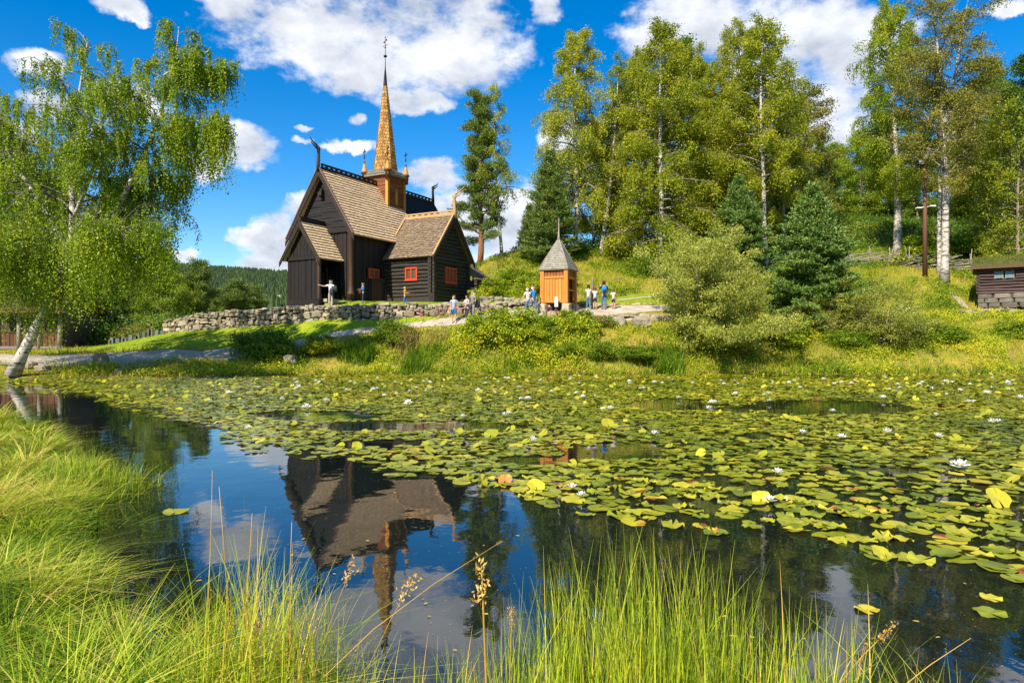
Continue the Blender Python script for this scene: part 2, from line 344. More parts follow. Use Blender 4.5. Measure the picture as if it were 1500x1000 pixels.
LAWNS = [[(X(130,40.5),40.5),(X(420,40.5),40.8),(X(560,41.4),41.4),(X(640,42.0),42.0),(X(640,43),43),(X(420,44.2),44.2),(X(240,46.8),46.8),(X(120,44),44)],
         [(-18,44.5),(0,44.6),(0,49),(-18,53)],
         [(X(870,46.5),46.8),(X(1160,47.5),47.5),(X(1170,53),53),(X(1000,52),52),(X(900,49),49)],
         [(X(0,39),41.5),(X(150,39),41),(X(150,42),42.5),(X(0,42),43)]]
def lawn_at(x, y):
    m = np.zeros(np.asarray(x).shape)
    for p in LAWNS: m = np.maximum(m, in_poly(x, y, p).astype(float))
    return m
def grid_sheet(name, xs, ys, mat, hf):
    gx, gy = np.meshgrid(xs, ys); gz = hf(gx, gy); nx, ny = len(xs), len(ys)
    i = np.arange(nx*ny).reshape(ny, nx); F = np.stack([i[:-1,:-1], i[:-1,1:], i[1:,1:], i[1:,:-1]], -1).reshape(-1, 4)
    me = np_mesh(name, np.stack([gx, gy, gz], -1), F, mat, None, True); return me, gx, gy
def ax(vals): return np.unique(np.concatenate(vals))
xs = ax([np.arange(-12, 6, 0.2), -np.geomspace(46, 420, 30)[::-1], np.arange(-46, 62, 0.5), np.geomspace(62, 420, 28)])
ys = ax([np.arange(1, 17, 0.2), -np.geomspace(4, 420, 24)[::-1], np.arange(-4, 108, 0.5), np.geomspace(108, 420, 26)])
me, gx, gy = grid_sheet('ground', xs, ys, MEADOW, hgt)
a = me.attributes.new('lawn', 'FLOAT', 'POINT'); a.data.foreach_set('value', lawn_at(gx, gy).ravel().astype(np.float32))
d = pond_dist(gx, gy); a = me.attributes.new('mud', 'FLOAT', 'POINT'); a.data.foreach_set('value', np.clip(1-(d+0.2)/0.6, 0, 1).ravel().astype(np.float32))
tag(link('ground', me), kind='structure')

# far wooded hills
HILLM = pmat('wooded_hillside', (0.020,0.045,0.018), (0.05,0.085,0.022), (1,1,1), 0.95, 0.0, nscale=0.01, tintw=0.0, c3=(0.12,0.15,0.035), c3t=0.6)
def hill_h(x, y):
    r = np.hypot(x, y)/1.02; az = np.arctan2(x, y)
    side = np.interp(az, [-3.2,-1.2,-0.5,-0.33,-0.05,0.5,1.2,3.2], [0.7,1.0,1.02,0.955,1.15,1.5,1.2,0.7])
    prof = np.interp(r, [380,400,900,2000,3500], [-14,12,50,200,205])
    w = (value_noise(x+9000, y+9000, 7, 4, 0.004)-0.5)
    return prof*np.where(r > 400, 1+(side-1)*np.clip((r-400)/1200, 0, 1), 1) + w*np.clip((r-400)/1600, 0, 1)*26*np.clip((2300-r)/500,0,1)
n_az, n_r = 240, 60
azs = np.linspace(-math.pi, math.pi, n_az+1)[:-1]; rs = np.geomspace(385, 3400, n_r)
A_, R_ = np.meshgrid(azs, rs); hx, hy = R_*np.sin(A_), R_*np.cos(A_); hzv = hill_h(hx, hy)
i = np.arange(n_r*n_az).reshape(n_r, n_az); j = np.roll(i, -1, 1)
F = np.stack([i[:-1], j[:-1], j[1:], i[1:]], -1).reshape(-1, 4)
tag(link('hills', np_mesh('hills', np.stack([hx, hy, hzv], -1), F, HILLM, None, True)), kind='structure')
rg = np.random.default_rng(5)
n = 26000; az_ = rg.uniform(-0.62, 0.12, n); r_ = np.sqrt(rg.uniform(640**2, 2150**2, n)); fx, fy = r_*np.sin(az_), r_*np.cos(az_)
keep = value_noise(fx+5000, fy+5000, 11, 3, 0.006) > 0.34; fx, fy = fx[keep], fy[keep]; n = len(fx); fz = hill_h(fx, fy)
hh = rg.uniform(9, 17, n); rr = hh*rg.uniform(0.2, 0.36, n); k = np.arange(5)*2*math.pi/5
ring = np.stack([fx[:,None]+rr[:,None]*np.cos(k), fy[:,None]+rr[:,None]*np.sin(k), np.repeat((fz+hh*rg.uniform(0,.3,n))[:,None], 5, 1)], -1)
top = np.stack([fx, fy, fz+hh], -1)
T = np.stack([ring, np.roll(ring, -1, 1), np.repeat(top[:,None], 5, 1)], 2).reshape(-1, 3, 3)
FARTREE = pmat('far_forest', (0.012,0.035,0.014), (0.055,0.085,0.018), (1,1,1), 0.9, 0.0, tintw=0.8, nscale=0.01)
tag(link('far_forest', quads_mesh('far_forest', T, FARTREE, np.repeat(rg.random(n), 5))), label='distant wooded hillside beyond the church', cat='forest', kind='stuff')
mb = MB(3)
def far_tower():
    c = P(410, 440, 700); z0 = float(hill_h(np.array([c.x]), np.array([c.y]))[0])
    mb.box((-1.6,-1,-4),(-.7,1,10)); mb.box((.7,-1,-4),(1.6,1,10)); [mb.box((-.7,-.8,z_),(.7,.8,z_+1)) for z_ in (1,4,7)]; mb.box((-2.2,-1.2,10),(2.6,1.2,11.2))
    o = mb.build('lookout_tower', pmat('white_plaster', (0.6,0.6,0.58), (0.75,0.75,0.72)), loc=(c.x, c.y, max(z0, c.z-6)))
    tag(o, 'small white tower far off on the wooded hillside', 'tower')
far_tower()

# water
def water_mat():
    m = bpy.data.materials.new('pond_water'); m.use_nodes = True; nt = m.node_tree; N = nt.nodes; L = nt.links; b = N['Principled BSDF']
    b.inputs['Base Color'].default_value = (0.006,0.010,0.009,1); b.inputs['Roughness'].default_value = 0.015
    b.inputs['IOR'].default_value = 1.78; b.inputs['Specular IOR Level'].default_value = 0.5
    tc = N.new('ShaderNodeTexCoord'); mp = N.new('ShaderNodeMapping'); L.new(tc.outputs['Object'], mp.inputs[0]); mp.inputs['Scale'].default_value = (1.0, 0.8, 1)
    n1 = N.new('ShaderNodeTexNoise'); L.new(mp.outputs[0], n1.inputs[0]); n1.inputs['Scale'].default_value = 1.6; n1.inputs['Detail'].default_value = 2
    n2 = N.new('ShaderNodeTexNoise'); L.new(mp.outputs[0], n2.inputs[0]); n2.inputs['Scale'].default_value = 11; n2.inputs['Detail'].default_value = 2
    a = N.new('ShaderNodeMath'); a.operation = 'MULTIPLY_ADD'; L.new(n2.outputs[0], a.inputs[0]); a.inputs[1].default_value = 0.10; L.new(n1.outputs[0], a.inputs[2])
    bp = N.new('ShaderNodeBump'); bp.inputs['Strength'].default_value = 1.0; bp.inputs['Distance'].default_value = 0.0042; L.new(a.outputs[0], bp.inputs['Height']); L.new(bp.outputs[0], b.inputs['Normal'])
    return m
me = np_mesh('pond', [(-60,1,0),(80,1,0),(80,40,0),(-60,40,0)], [[0,1,2,3]], water_mat())
tag(link('pond', me), kind='structure')

# paths: strips laid on the ground
def strip(name, pts, mat, lift=0.03, seed=2):
    r = random.Random(seed); dense = []
    for k in range(len(pts)-1):
        (x0,y0,w0),(x1,y1,w1) = pts[k], pts[k+1]; n = max(2, int(math.hypot(x1-x0, y1-y0)/0.35))
        for j in range(n): t = j/n; dense.append((x0+(x1-x0)*t, y0+(y1-y0)*t, w0+(w1-w0)*t))
    dense.append(pts[-1]); m = 9; V = []; sm = np.array(dense)
    for _ in range(8): sm[1:-1] = (sm[:-2]+2*sm[1:-1]+sm[2:])/4
    for k in range(len(sm)):
        a, b = sm[max(k-1,0)], sm[min(k+1,len(sm)-1)]; d = np.array([b[0]-a[0], b[1]-a[1]]); d /= np.linalg.norm(d)+1e-9; nrm = np.array([-d[1], d[0]])
        e0 = sm[k,2]/2*(1+0.22*(value_noise(k*0.3, 1.0, seed)-.5)*2); e1 = sm[k,2]/2*(1+0.22*(value_noise(k*0.3, 9.0, seed+1)-.5)*2)
        for j in range(m):
            t = -e0+(e0+e1)*j/(m-1); V.append((sm[k,0]+nrm[0]*t, sm[k,1]+nrm[1]*t))
    V = np.array(V); z = hgt(V[:,0], V[:,1])+lift; i = np.arange(len(V)).reshape(-1, m)
    F = np.stack([i[:-1,:-1], i[:-1,1:], i[1:,1:], i[1:,:-1]], -1).reshape(-1, 4)[:, ::-1]
    return tag(link(name, np_mesh(name, np.c_[V, z], F, mat, None, True)), kind='structure')
strip('gravel_path', [(-50,37.5,5),(X(0,37.6),37.0,5.4),(X(150,38),37.6,4.6),(X(300,39.4),39.0,2.6),(X(400,40.3),40.3,1.0),(X(480,41.0),41.0,.7),(X(560,41.4),41.4,.6),(X(640,41.8),41.8,.75),(X(700,42.0),42.0,1.1),(X(760,42.6),42.6,1.7),(X(830,43.8),43.8,2.2),(X(900,44.4),44.4,2.2),(X(960,45.0),45.0,1.6),(X(1050,45.6),45.6,1.2)], GRAVEL, 0.035)
strip('footpath', [(X(1408,48),47.6,0.5),(X(1400,50),49.5,0.45),(X(1394,51),51,0.35)], GRAVEL, 0.03, 5)
strip('hill_footpath', [(X(905,48),48.2,0.35),(X(940,49),49.0,0.35),(X(1000,51),50.6,0.3)], GRAVEL, 0.03, 6)

# ------------------------------------------------------------------ dry stone walls
def blob(c, r3, rng, n=(7,5), jit=0.13, sq=0.55):
    nu, nv = n; u = np.arange(nu)*2*math.pi/nu; v = np.linspace(-math.pi/2, math.pi/2, nv)
    f = lambda a: np.sign(a)*np.abs(a)**sq
    U, W = np.meshgrid(u, v); Pn = np.stack([f(np.cos(W))*f(np.cos(U)), f(np.cos(W))*f(np.sin(U)), f(np.sin(W))], -1)
    j = 1+rng.uniform(-jit, jit, (nv, nu, 1)); j[0] = j[0,0]; j[-1] = j[-1,0]; V = Pn*j*np.array(r3)
    return V.reshape(-1, 3)+np.array(c)
def blob_faces(n=(7,5)):
    nu, nv = n; i = np.arange(nu*nv).reshape(nv, nu); j = np.roll(i, -1, 1); return np.stack([i[:-1], j[:-1], j[1:], i[1:]], -1).reshape(-1, 4)
def stone_wall(name, label, pts, seed, smin=0.22, smax=0.58, thick=0.55, group=None):
    """pts (x, y, ztop, zbase) along the front face, left to right as seen from the pond"""
    rng = np.random.default_rng(seed); VV = []; T = []; core = MB(seed); nb = (8,6); bf = blob_faces(nb)
    pts = np.array(pts, float); seg = np.hypot(*(pts[1:,:2]-pts[:-1,:2]).T); cum = np.r_[0, np.cumsum(seg)]; Ltot = cum[-1]
    at = lambda s: np.array([np.interp(s, cum, pts[:,k]) for k in range(4)])
    def place(s, z, w, h, dep, out):
        p = at(s); q = at(min(s+0.2, Ltot)); q0 = at(max(s-0.2, 0)); d = (q-q0)[:2]; d = d/np.linalg.norm(d); nrm = np.array([d[1], -d[0]])
        V = blob((0,0,0), (w/2*1.04, dep/2, h/2*1.05), rng, nb, 0.13, rng.uniform(.45,.8)); a = rng.normal(0, .16); ca, sa = math.cos(a), math.sin(a)
        x = V[:,0]*ca-V[:,2]*sa; zz = V[:,0]*sa+V[:,2]*ca; y = V[:,1]-out
        VV.append(np.stack([p[0]+d[0]*x-nrm[0]*y, p[1]+d[1]*x-nrm[1]*y, z+zz], -1)); T.append(np.full(len(bf), rng.random()))
    H = (pts[:,2]-pts[:,3]).max(); z0 = 0.0; row = 0; hs = []
    while z0 < H: h = rng.uniform(smin*0.9, smax*0.75); hs.append((z0, h)); z0 += h*0.94
    for (zz, h) in hs:
        s = rng.uniform(0, .3)
        while s < Ltot:
            p = at(s); w = rng.uniform(h*0.65, h*2.3); top = p[2]-p[3]
            if zz < top-0.05:
                hh = min(h, top-zz+0.08); wav = (value_noise(s*.9, zz*2.0, seed)-.5)*0.30; hh *= rng.uniform(.8,1.35)
                if rng.random() < 0.25:   # two small stones instead of one
                    place(s+w/2, p[3]+zz+hh*.27+wav, w, hh*.5, 0.4, rng.uniform(-.05,.05)); place(s+w/2, p[3]+zz+hh*.77+wav, w*.9, hh*.45, 0.4, rng.uniform(-.05,.05))
                else: place(s+w/2, p[3]+zz+hh/2+wav, w*.97, hh*rng.uniform(.85,1.08), 0.42, rng.uniform(-.05,.07))
            s += w
    s = 0.2
    while s < Ltot:                     # stones on the top, further back
        w = rng.uniform(.25,.55); p = at(s); place(s, p[2]-0.05+rng.uniform(-.04,.05), w, .22, .45, -0.38); s += w*.95
    nseg = max(2, int(Ltot/0.8))
    for k in range(nseg):
        a_, b_ = at(Ltot*k/nseg), at(Ltot*(k+1)/nseg); d = (b_-a_)[:2]; d = d/(np.linalg.norm(d)+1e-9); nb2 = np.array([-d[1], d[0]])
        f0, f1 = a_[:2]+nb2*0.08, b_[:2]+nb2*0.08; g0, g1 = f0+nb2*thick, f1+nb2*thick
        core.hexa([(*f0,a_[3]-.5),(*f1,b_[3]-.5),(*g1,b_[3]-.5),(*g0,a_[3]-.5),(*f0,a_[2]-.1),(*f1,b_[2]-.1),(*g1,b_[2]-.1),(*g0,a_[2]-.1)])
    V = np.concatenate(VV); m = len(VV); F = (bf[None]+np.arange(m)[:,None,None]*(nb[0]*nb[1])).reshape(-1, 4)
    o = link(name, np_mesh(name, V, F, STONE, np.concatenate(T), False)); tag(o, label, 'stone wall', group); core.build('core', GAP, o); return o
def wl(rows):                        # (px, Y, py_top, py_base)
    return [(X(px, Y), Y, CAMZ-(t-500)/FPX*Y, min(CAMZ-(b-500)/FPX*Y, hz(X(px, Y), Y)+0.05)-0.12) for px, Y, t, b in rows]
stone_wall('stone_wall', 'long grey dry stone wall retaining the grass terrace under the black church',
    wl([(238,46.6,472,487),(262,46.2,465,486),(330,45.0,458,481),(400,44.0,451,477),(470,43.4,449,475),(540,43.0,447,475),(600,42.8,446,474),(650,42.8,446,472),(700,43.1,446,468),(735,43.6,444,466),(770,44.3,446,463),(800,45.0,447,461)]), 11, thick=.5)
stone_wall('stone_wall', 'low dry stone wall behind the people right of the orange timber shelter',
    wl([(840,45.9,446,459),(880,46.1,446,457),(940,46.3,446,457),(1000,46.8,450,459),(1060,47.2,453,461),(1140,47.6,455,463),(1180,47.9,457,465)]), 12, thick=.4)
stone_wall('stone_wall', 'short wall of large rounded boulders holding up the path below the standing people',
    wl([(838,42.6,461,472),(870,42.5,462,480),(920,42.5,462,484),(965,42.7,462,480),(1000,43.0,464,474)]), 13, smin=.3, smax=.7, thick=.4)
stone_wall('stone_wall', 'low broken stone edging on the dry bank below the log hut',
    wl([(1408,45.8,455,461),(1450,45.9,454,461),(1500,46,455,462),(1580,46,456,463)]), 14, thick=.3)
stone_wall('stone_wall', 'grey stone wall running behind the church gable at the foot of the scrubby slope',
    [(X(700,47.6),47.4,4.9,4.3),(X(730,46.9),46.9,4.75,4.2),(X(790,46.4),46.4,4.6,4.1)], 15, thick=.4)
# ------------------------------------------------------------------ stave church (local x = across the nave, y = along it, z from its ground)
CH = Vector((-13.44, 47.5, 4.45)); CHR = R(-28)
church = empty('stave_church', CH, CHR, 'black tarred wooden stave church with tan shingle roofs and tall golden spire', 'church')
CB = MB(9)
def shingles(mb, O, U, W, lu, lw, du=0.16, dw=0.22, th=0.03, inside=None, round_=False, slope_lift=0.02, seed=4, jit=0.35, tint=None):
    """O lower corner, U unit along the eave, W unit up the slope"""
    r = random.Random(seed); O = Vector(O); U = Vector(U).normalized(); W = Vector(W).normalized(); Nn = U.cross(W).normalized()
    nr = int(lw/dw)+1
    for a in range(nr):
        w0 = a*dw; w1 = min(w0+dw*1.25, lw); off = (a % 2)*du*0.5; c = -off
        rowt = r.random()*0.25
        while c < lu:
            u0 = max(c, 0); u1 = min(c+du*0.94, lu); c += du
            if u1-u0 < 0.03: continue
            cx, cw = (u0+u1)/2, (w0+w1)/2
            if inside and not inside(cx, cw): continue
            dj = r.uniform(-jit, jit)*0.05; l0 = slope_lift+r.uniform(0, .012); t = min(1, rowt+r.random()*0.75) if tint is None else tint
            p = lambda u, w, n: O+U*u+W*w+Nn*n
            if round_:
                m = (u0+u1)/2; lo = [p(u0, w0+dw*.3, l0+th), p(m, w0-dw*.12, l0+th+.01), p(u1, w0+dw*.3, l0+th)]
                mb.face([lo[0], lo[1], lo[2], p(u1, w1, 0.006), p(u0, w1, 0.006)], t)
                mb.face([p(u0,w0+dw*.3,0), p(m,w0-dw*.12,0), lo[1], lo[0]], t*.4); mb.face([p(m,w0-dw*.12,0), p(u1,w0+dw*.3,0), lo[2], lo[1]], t*.4)
            else:
                a0, a1 = p(u0, w0+dj, l0+th), p(u1, w0+dj, l0+th)
                mb.face([a0, a1, p(u1, w1, 0.006), p(u0, w1, 0.006)], t)
                mb.face([p(u0, w0+dj, -.01), p(u1, w0+dj, -.01), a1, a0], t*.5)
def gable_roof(part, O, ridge_dir, length, half, rise, mat, parent, seed, side_cut=None, **kw):
    """O = ridge start (top); ridge_dir unit; both slopes as boards + shingles, one mesh"""
    mb = MB(seed); D = Vector(ridge_dir).normalized(); S = Vector((-D.y, D.x, 0))
    L = math.hypot(half, rise)
    for sgn in (1, -1):
        side = S*sgn; e0 = Vector(O)+side*half-Vector((0,0,rise)); W = (Vector(O)-e0).normalized()
        if sgn < 0: o_, U = e0, D
        else: o_, U = e0+D*length, -D
        Nn = U.cross(W).normalized()
        q = [o_, o_+U*length, o_+U*length+W*L, o_+W*L]
        mb.hexa([p-Nn*0.07 for p in q]+q, 0.15)
        shingles(mb, o_, U, W, length, L, seed=seed+sgn, **kw)
    return mb.build(part, mat, parent)
def bargeboard(mb, apex, side, half, rise, D, w=0.30, t=0.07):
    a = Vector(apex); e = a+Vector(side)*half-Vector((0,0,rise)); dn = (e-a).normalized(); e2 = e+dn*0.22
    per = Vector((0,0,-1)) * w*1.5
    mb.prism([a+Vector((0,0,.06)), e2+Vector((0,0,.06)), e2+per*0.75+Vector((0,0,.1)), a+per], Vector(D)*t)
def vplanks(mb, O, U, width, zb, ztop, N_, pw=0.26, th=0.06, seed=1, skip=None):
    """vertical planks from O along U; ztop(u) top height; N_ outward"""
    r = random.Random(seed); O = Vector(O); U = Vector(U); N_ = Vector(N_); u = 0
    while u < width-0.02:
        w = min(pw*r.uniform(.8,1.2), width-u); segs = [(zb, None)]
        if skip:
            s0, s1, z0, z1 = skip
            if u+w > s0+.02 and u < s1-.02: segs = [(zb, z0), (z1, None)]
        e = th*r.uniform(.35,1.0); g = 0.012; t = r.random()
        for a, b in segs:
            ta, tb = (ztop(u+g), ztop(u+w-g)) if b is None else (b, b)
            if min(ta, tb) <= a: continue
            q = lambda uu, z, n: O+U*uu+Vector((0,0,z))+N_*n
            mb.hexa([q(u+g,a,e), q(u+w-g,a,e), q(u+w-g,a,-.05), q(u+g,a,-.05), q(u+g,ta,e), q(u+w-g,tb,e), q(u+w-g,tb,-.05), q(u+g,ta,-.05)], t)
        u += w
def hlogs(mb, O, U, width, zb, zt, N_, h=0.27, spans=None, round_=True, seed=1, skip=None, depth=0.13):
    """horizontal logs; spans(z) -> (u0,u1)"""
    r = random.Random(seed); O = Vector(O); U = Vector(U); N_ = Vector(N_); z = zb; flip = -1 if U.cross(Vector((0,0,1))).dot(N_) > 0 else 1
    while z < zt-0.03:
        hh = min(h*r.uniform(.9,1.1), zt-z); u0, u1 = spans(z+hh/2) if spans else (0, width)
        if u1-u0 > 0.1:
            parts = [(u0, u1)]
            if skip:
                s0, s1, z0, z1 = skip
                if z+hh > z0+.04 and z < z1-.04: parts = [(u0, s0), (s1, u1)]
            t = r.random(); nseg = 6; ph = r.uniform(0,9)
            for a, b in parts:
                prof = [(math.sin(k*math.pi/nseg), -math.cos(k*math.pi/nseg)) for k in range(nseg+1)] if round_ else [(.35,-1),(.5,-.9),(.5,.9),(.35,1)]
                m = max(2, int((b-a)/0.5)); rows = []
                for i in range(m+1):
                    uu = a+(b-a)*i/m; wob = 0.018*math.sin(uu*1.7+ph); rows.append([O+U*uu+Vector((0,0,z+hh/2+wob+pz*hh*.5))+N_*(pn*depth*r.uniform(.93,1.05)) for pn, pz in prof])
                for i in range(m):
                    for k in range(len(prof)-1): 
                        f = [rows[i][k], rows[i+1][k], rows[i+1][k+1], rows[i][k+1]]
                        mb.face(f if flip > 0 else f[::-1], t, False)
                mb.face(rows[-1], t); mb.face(rows[0][::-1], t)
        z += hh
def crest(name, A, B, mat, parent, h=0.34, n=None):
    """carved ridge board with a row of openings"""
    mb = MB(3); A = Vector(A); B = Vector(B); D = (B-A).normalized(); L = (B-A).length; S = Vector((-D.y, D.x, 0)).normalized(); n = n or int(L/0.5)
    q = lambda d, s, z: A+D*d+S*s+Vector((0,0,z))
    def bx(d0, d1, z0, z1, w=.05): mb.hexa([q(d0,-w,z0), q(d1,-w,z0), q(d1,w,z0), q(d0,w,z0), q(d0,-w,z1), q(d1,-w,z1), q(d1,w,z1), q(d0,w,z1)], .5)
    bx(0, L, -.10, .10, .10); bx(0, L, h*.66, h, .06)
    for k in range(n+1):
        c = L*k/n; w = L/n*.30
        mb.prism([q(max(c-w*.4,0),-.045,h*.66), q(max(c-w,0),-.045,.1), q(min(c+w,L),-.045,.1), q(min(c+w*.4,L),-.045,h*.66)], S*.09, .5)
    return mb.build(name, mat, parent)
def dragon(name, base, fwd, mat, parent, s=1.0, lean=1.0):
    """carved dragon-head finial: square neck, eye bulge, two long open jaws"""
    mb = MB(7); b = Vector(base); f = Vector(fwd).normalized(); Z = Vector((0,0,1)); p = lambda a, z: b+f*a*s+Z*z*s
    mb.tube([p(0.05,-.35), p(0.02,.2), p(0,.75), p(-.03,1.2), p(-.02,1.5), p(.10,1.68)], [.13*s,.15*s,.13*s,.12*s,.145*s,.12*s], 8)
    mb.tube([p(.0,1.62), p(.25,1.78), p(.55,1.92), p(.85,2.12), p(.98,2.26)], [.11*s,.085*s,.065*s,.05*s,.03*s], 6)
    mb.tube([p(.02,1.45), p(.22,1.50), p(.5,1.66), p(.78,1.86), p(.90,1.90)], [.09*s,.07*s,.055*s,.045*s,.03*s], 6)
    mb.tube([p(-.05,1.70), p(-.16,1.62), p(-.2,1.45)], [.05*s,.06*s,.03*s], 5)     # ear
    for k in range(4): mb.tube([p(-.10,.5+.28*k), p(-.2,.56+.28*k), p(-.16,.66+.28*k)], [.05*s,.05*s,.02*s], 5)
    return mb.build(name, mat, parent)

# dimensions
NW, NE, NR = 2.5, 3.05, 9.4         # nave wall half width, eave half width, ridge height
EAVE = 4.62; UX, UY, Z = Vector((1,0,0)), Vector((0,1,0)), Vector((0,0,1))
slope = (NR-EAVE)/NE
roofz = lambda v: NR-0.1-slope*abs(v)
# nave walls
mb = MB(21); u0 = 0.45
vplanks(mb, (-NW,u0,0), UX, 2*NW, 0.15, lambda a: 5.0, -UY, seed=3, skip=(1.4,3.9,0,2.35))
WN = (2.35, 3.15, 2.05, 2.75)
mb2 = mb
vplanks(mb, (NW,u0,0), UY, 6.6, 0.15, lambda a: EAVE+.35, UX, seed=4, skip=(1.75,2.95,1.82,2.55))
vplanks(mb, (-NW,u0+13.2,0), -UY, 13.2, 0.15, lambda a: EAVE+.35, -UX, seed=5)
mb.box((-NW+.02,u0+.02,0.0),(NW-.02,u0+13.2,.16),.3)
mb.build('nave_wall', TAR, church)
mb = MB(22)
hlogs(mb, (-NW,u0,0), UX, 2*NW, 5.0, NR-.5, -UY, h=0.22, spans=lambda z: (NW-(NR-.25-z)/slope, NW+(NR-.25-z)/slope), round_=False, seed=6, depth=.1)
mb.prism([(-NW+.05,u0+.06,5.0),(NW-.05,u0+.06,5.0),(0.0,u0+.06,NR-.45)], (0,.1,0), .3)
mb.box((-NW-.1,u0-.16,4.86),(NW+.1,u0+.02,5.06),.3)
mb.build('gable_boards', TARH, church)
mb = MB(23); mb.box((-NW-.3,u0-.02,-.6),(-NW+.0,u0+7,.2)); mb.box((-NW+.1,u0+.1,-.6),(NW-.1,u0+13,.1)); mb.box((NW-.05,u0+.3,-.3),(NW+.22,u0+6.2,.2),.7)
mb.build('sill_beam', TRIM, church)
# corner posts with carved bases
for (x, y) in ((NW, u0), (-NW, u0), (NW, u0+6.1)):
    c = MB(24); c.lathe([(.20,.15),(.20,.5),(.26,.55),(.26,.66),(.19,.75),(.17,1.2),(.17,4.7),(.24,4.8),(.24,4.95)], (x,y,0), 12)
    c.box((x-.3,y-.3,-.35),(x+.3,y+.3,.16),.8)
    pst = c.build('corner_post', pmat('carved_post', (0.02,0.015,0.011), (0.11,0.06,0.03), (4,4,1.0), .6, .3) if 'carved_post' not in MATS else MATS['carved_post'], church)
# interior shade behind the porch opening, painted as a near-black panel
mb = MB(25); mb.box((-1.1,u0-.02,.1),(1.4,u0+.06,2.4),.3); mb.build('portal_shade_panel', DARK, church)
# roof of the nave, split into its west part and the dark chancel part
gable_roof('nave_roof', (0,0,NR), (0,1,0), 8.35, NE, NR-EAVE, SHTAN, church, 31, du=.17, dw=.25, th=.055)
gable_roof('chancel_roof', (0,8.35,NR), (0,1,0), 5.6, NE-.1, NR-EAVE-.15, SHDRK, church, 35, du=.17, dw=.215)
for sx_ in (1,-1): mb = MB(26); bargeboard(mb, (0,-.06,NR), (sx_,0,0), NE, NR-EAVE, (0,.07,0), .34, 1); mb.build('bargeboard', TRIM, church)
for sx_ in (1,-1): mb = MB(26); bargeboard(mb, (0,13.95,NR), (sx_,0,0), NE-.1, NR-EAVE-.15, (0,.07,0), .3, 1); mb.build('bargeboard', TRIM, church)
VERGE = pmat('verge', (0.11,0.06,0.045), (0.24,0.15,0.11))
for sx_ in (1,-1):
    mb = MB(27)
    d = Vector((sx_*NE,0,-(NR-EAVE))).normalized(); n_ = Vector((sx_*(NR-EAVE),0,NE)).normalized(); a = Vector((0,-.1,NR))+n_*.05
    mb.prism([a, a+d*math.hypot(NE,NR-EAVE), a+d*math.hypot(NE,NR-EAVE)+n_*.07, a+n_*.07], (0,.14,0)); mb.build('verge_board', VERGE, church)
crest('ridge_board', (0,.25,NR+.05), (0,6.3,NR+.05), TRIM, church); crest('ridge_board', (0,8.3,NR+.05), (0,13.8,NR+.05), SHDRK, church)
dragon('dragon_head', (0,-.05,NR+.1), (0,-1,0), MATS['carved_post'], church, .82)
dragon('dragon_head', (0,13.9,NR+.1), (0,1,0), TRIM, church, .82)
mb = MB(28); mb.box((-.16,u0-.4,NR-1.9),(.16,u0-.05,NR-1.62),.9); mb.box((-.1,u0-.28,NR-2.0),(.1,u0-.1,NR-1.4),.2); mb.build('gable_block', TRIM, church)
def window(c, U, N_, w, h, casem, parent, rows=3, cols=2, label=None):
    U = Vector(U); N_ = Vector(N_); c = Vector(c); f = MB(5)
    def bx(mb, a0, a1, z0, z1, n0, n1, t=.5):
        q = lambda a, z, n: c+U*a+Z*z+N_*n
        mb.hexa([q(a0,z0,n1), q(a1,z0,n1), q(a1,z0,n0), q(a0,z0,n0), q(a0,z1,n1), q(a1,z1,n1), q(a1,z1,n0), q(a0,z1,n0)], t)
    b = .115
    bx(f, -w/2, w/2, -h/2, -h/2+b, -.05, .09); bx(f, -w/2, w/2, h/2-b, h/2, -.05, .09)
    bx(f, -w/2, -w/2+b, -h/2+b, h/2-b, -.05, .085); bx(f, w/2-b, w/2, -h/2+b, h/2-b, -.05, .085)
    iw = (w-2*b)/casem
    for k in range(1, casem): bx(f, -w/2+b+iw*k-.05, -w/2+b+iw*k+.05, -h/2+b, h/2-b, -.05, .08)
    bx(f, -w/2-.04, w/2+.04, -h/2-.05, -h/2-.001, -.05, .13)
    fo = f.build('window', REDP, parent); 
    if label: fo['label'] = label
    g = MB(6); bx(g, -w/2+b, w/2-b, -h/2+b, h/2-b, -.03, .01, .4); g.build('pane', GLASS, fo)
    l = MB(7)
    for k in range(casem):
        a0 = -w/2+b+iw*k+.03; a1 = a0+iw-.06
        for r_ in range(1, rows): z_ = -h/2+b+(h-2*b)*r_/rows; bx(l, a0, a1, z_-.012, z_+.012, .011, .03)
        for q_ in range(1, cols): a_ = a0+(a1-a0)*q_/cols; bx(l, a_-.012, a_+.012, -h/2+b, h/2-b, .011, .028)
    l.build('glazing_bar', REDP, fo); return fo
window((NW+.02,u0+2.35,2.2), UY, UX, 1.15, .68, 2, church, 2, 2, 'small red framed window in the dark nave wall')
# side door of the nave
mb = MB(29); vplanks(mb, (NW+.06,u0+2.2,.2), UY, 1.2, 0, lambda a: 1.55, UX, pw=.3, th=.05, seed=8); mb.box((NW+.02,u0+2.1,.12),(NW+.14,u0+2.2,1.85)); mb.box((NW+.02,u0+3.4,.12),(NW+.14,u0+3.5,1.85)); mb.box((NW+.02,u0+2.1,1.78),(NW+.16,u0+3.5,1.9))
dr = mb.build('side_door', DOORW, church)
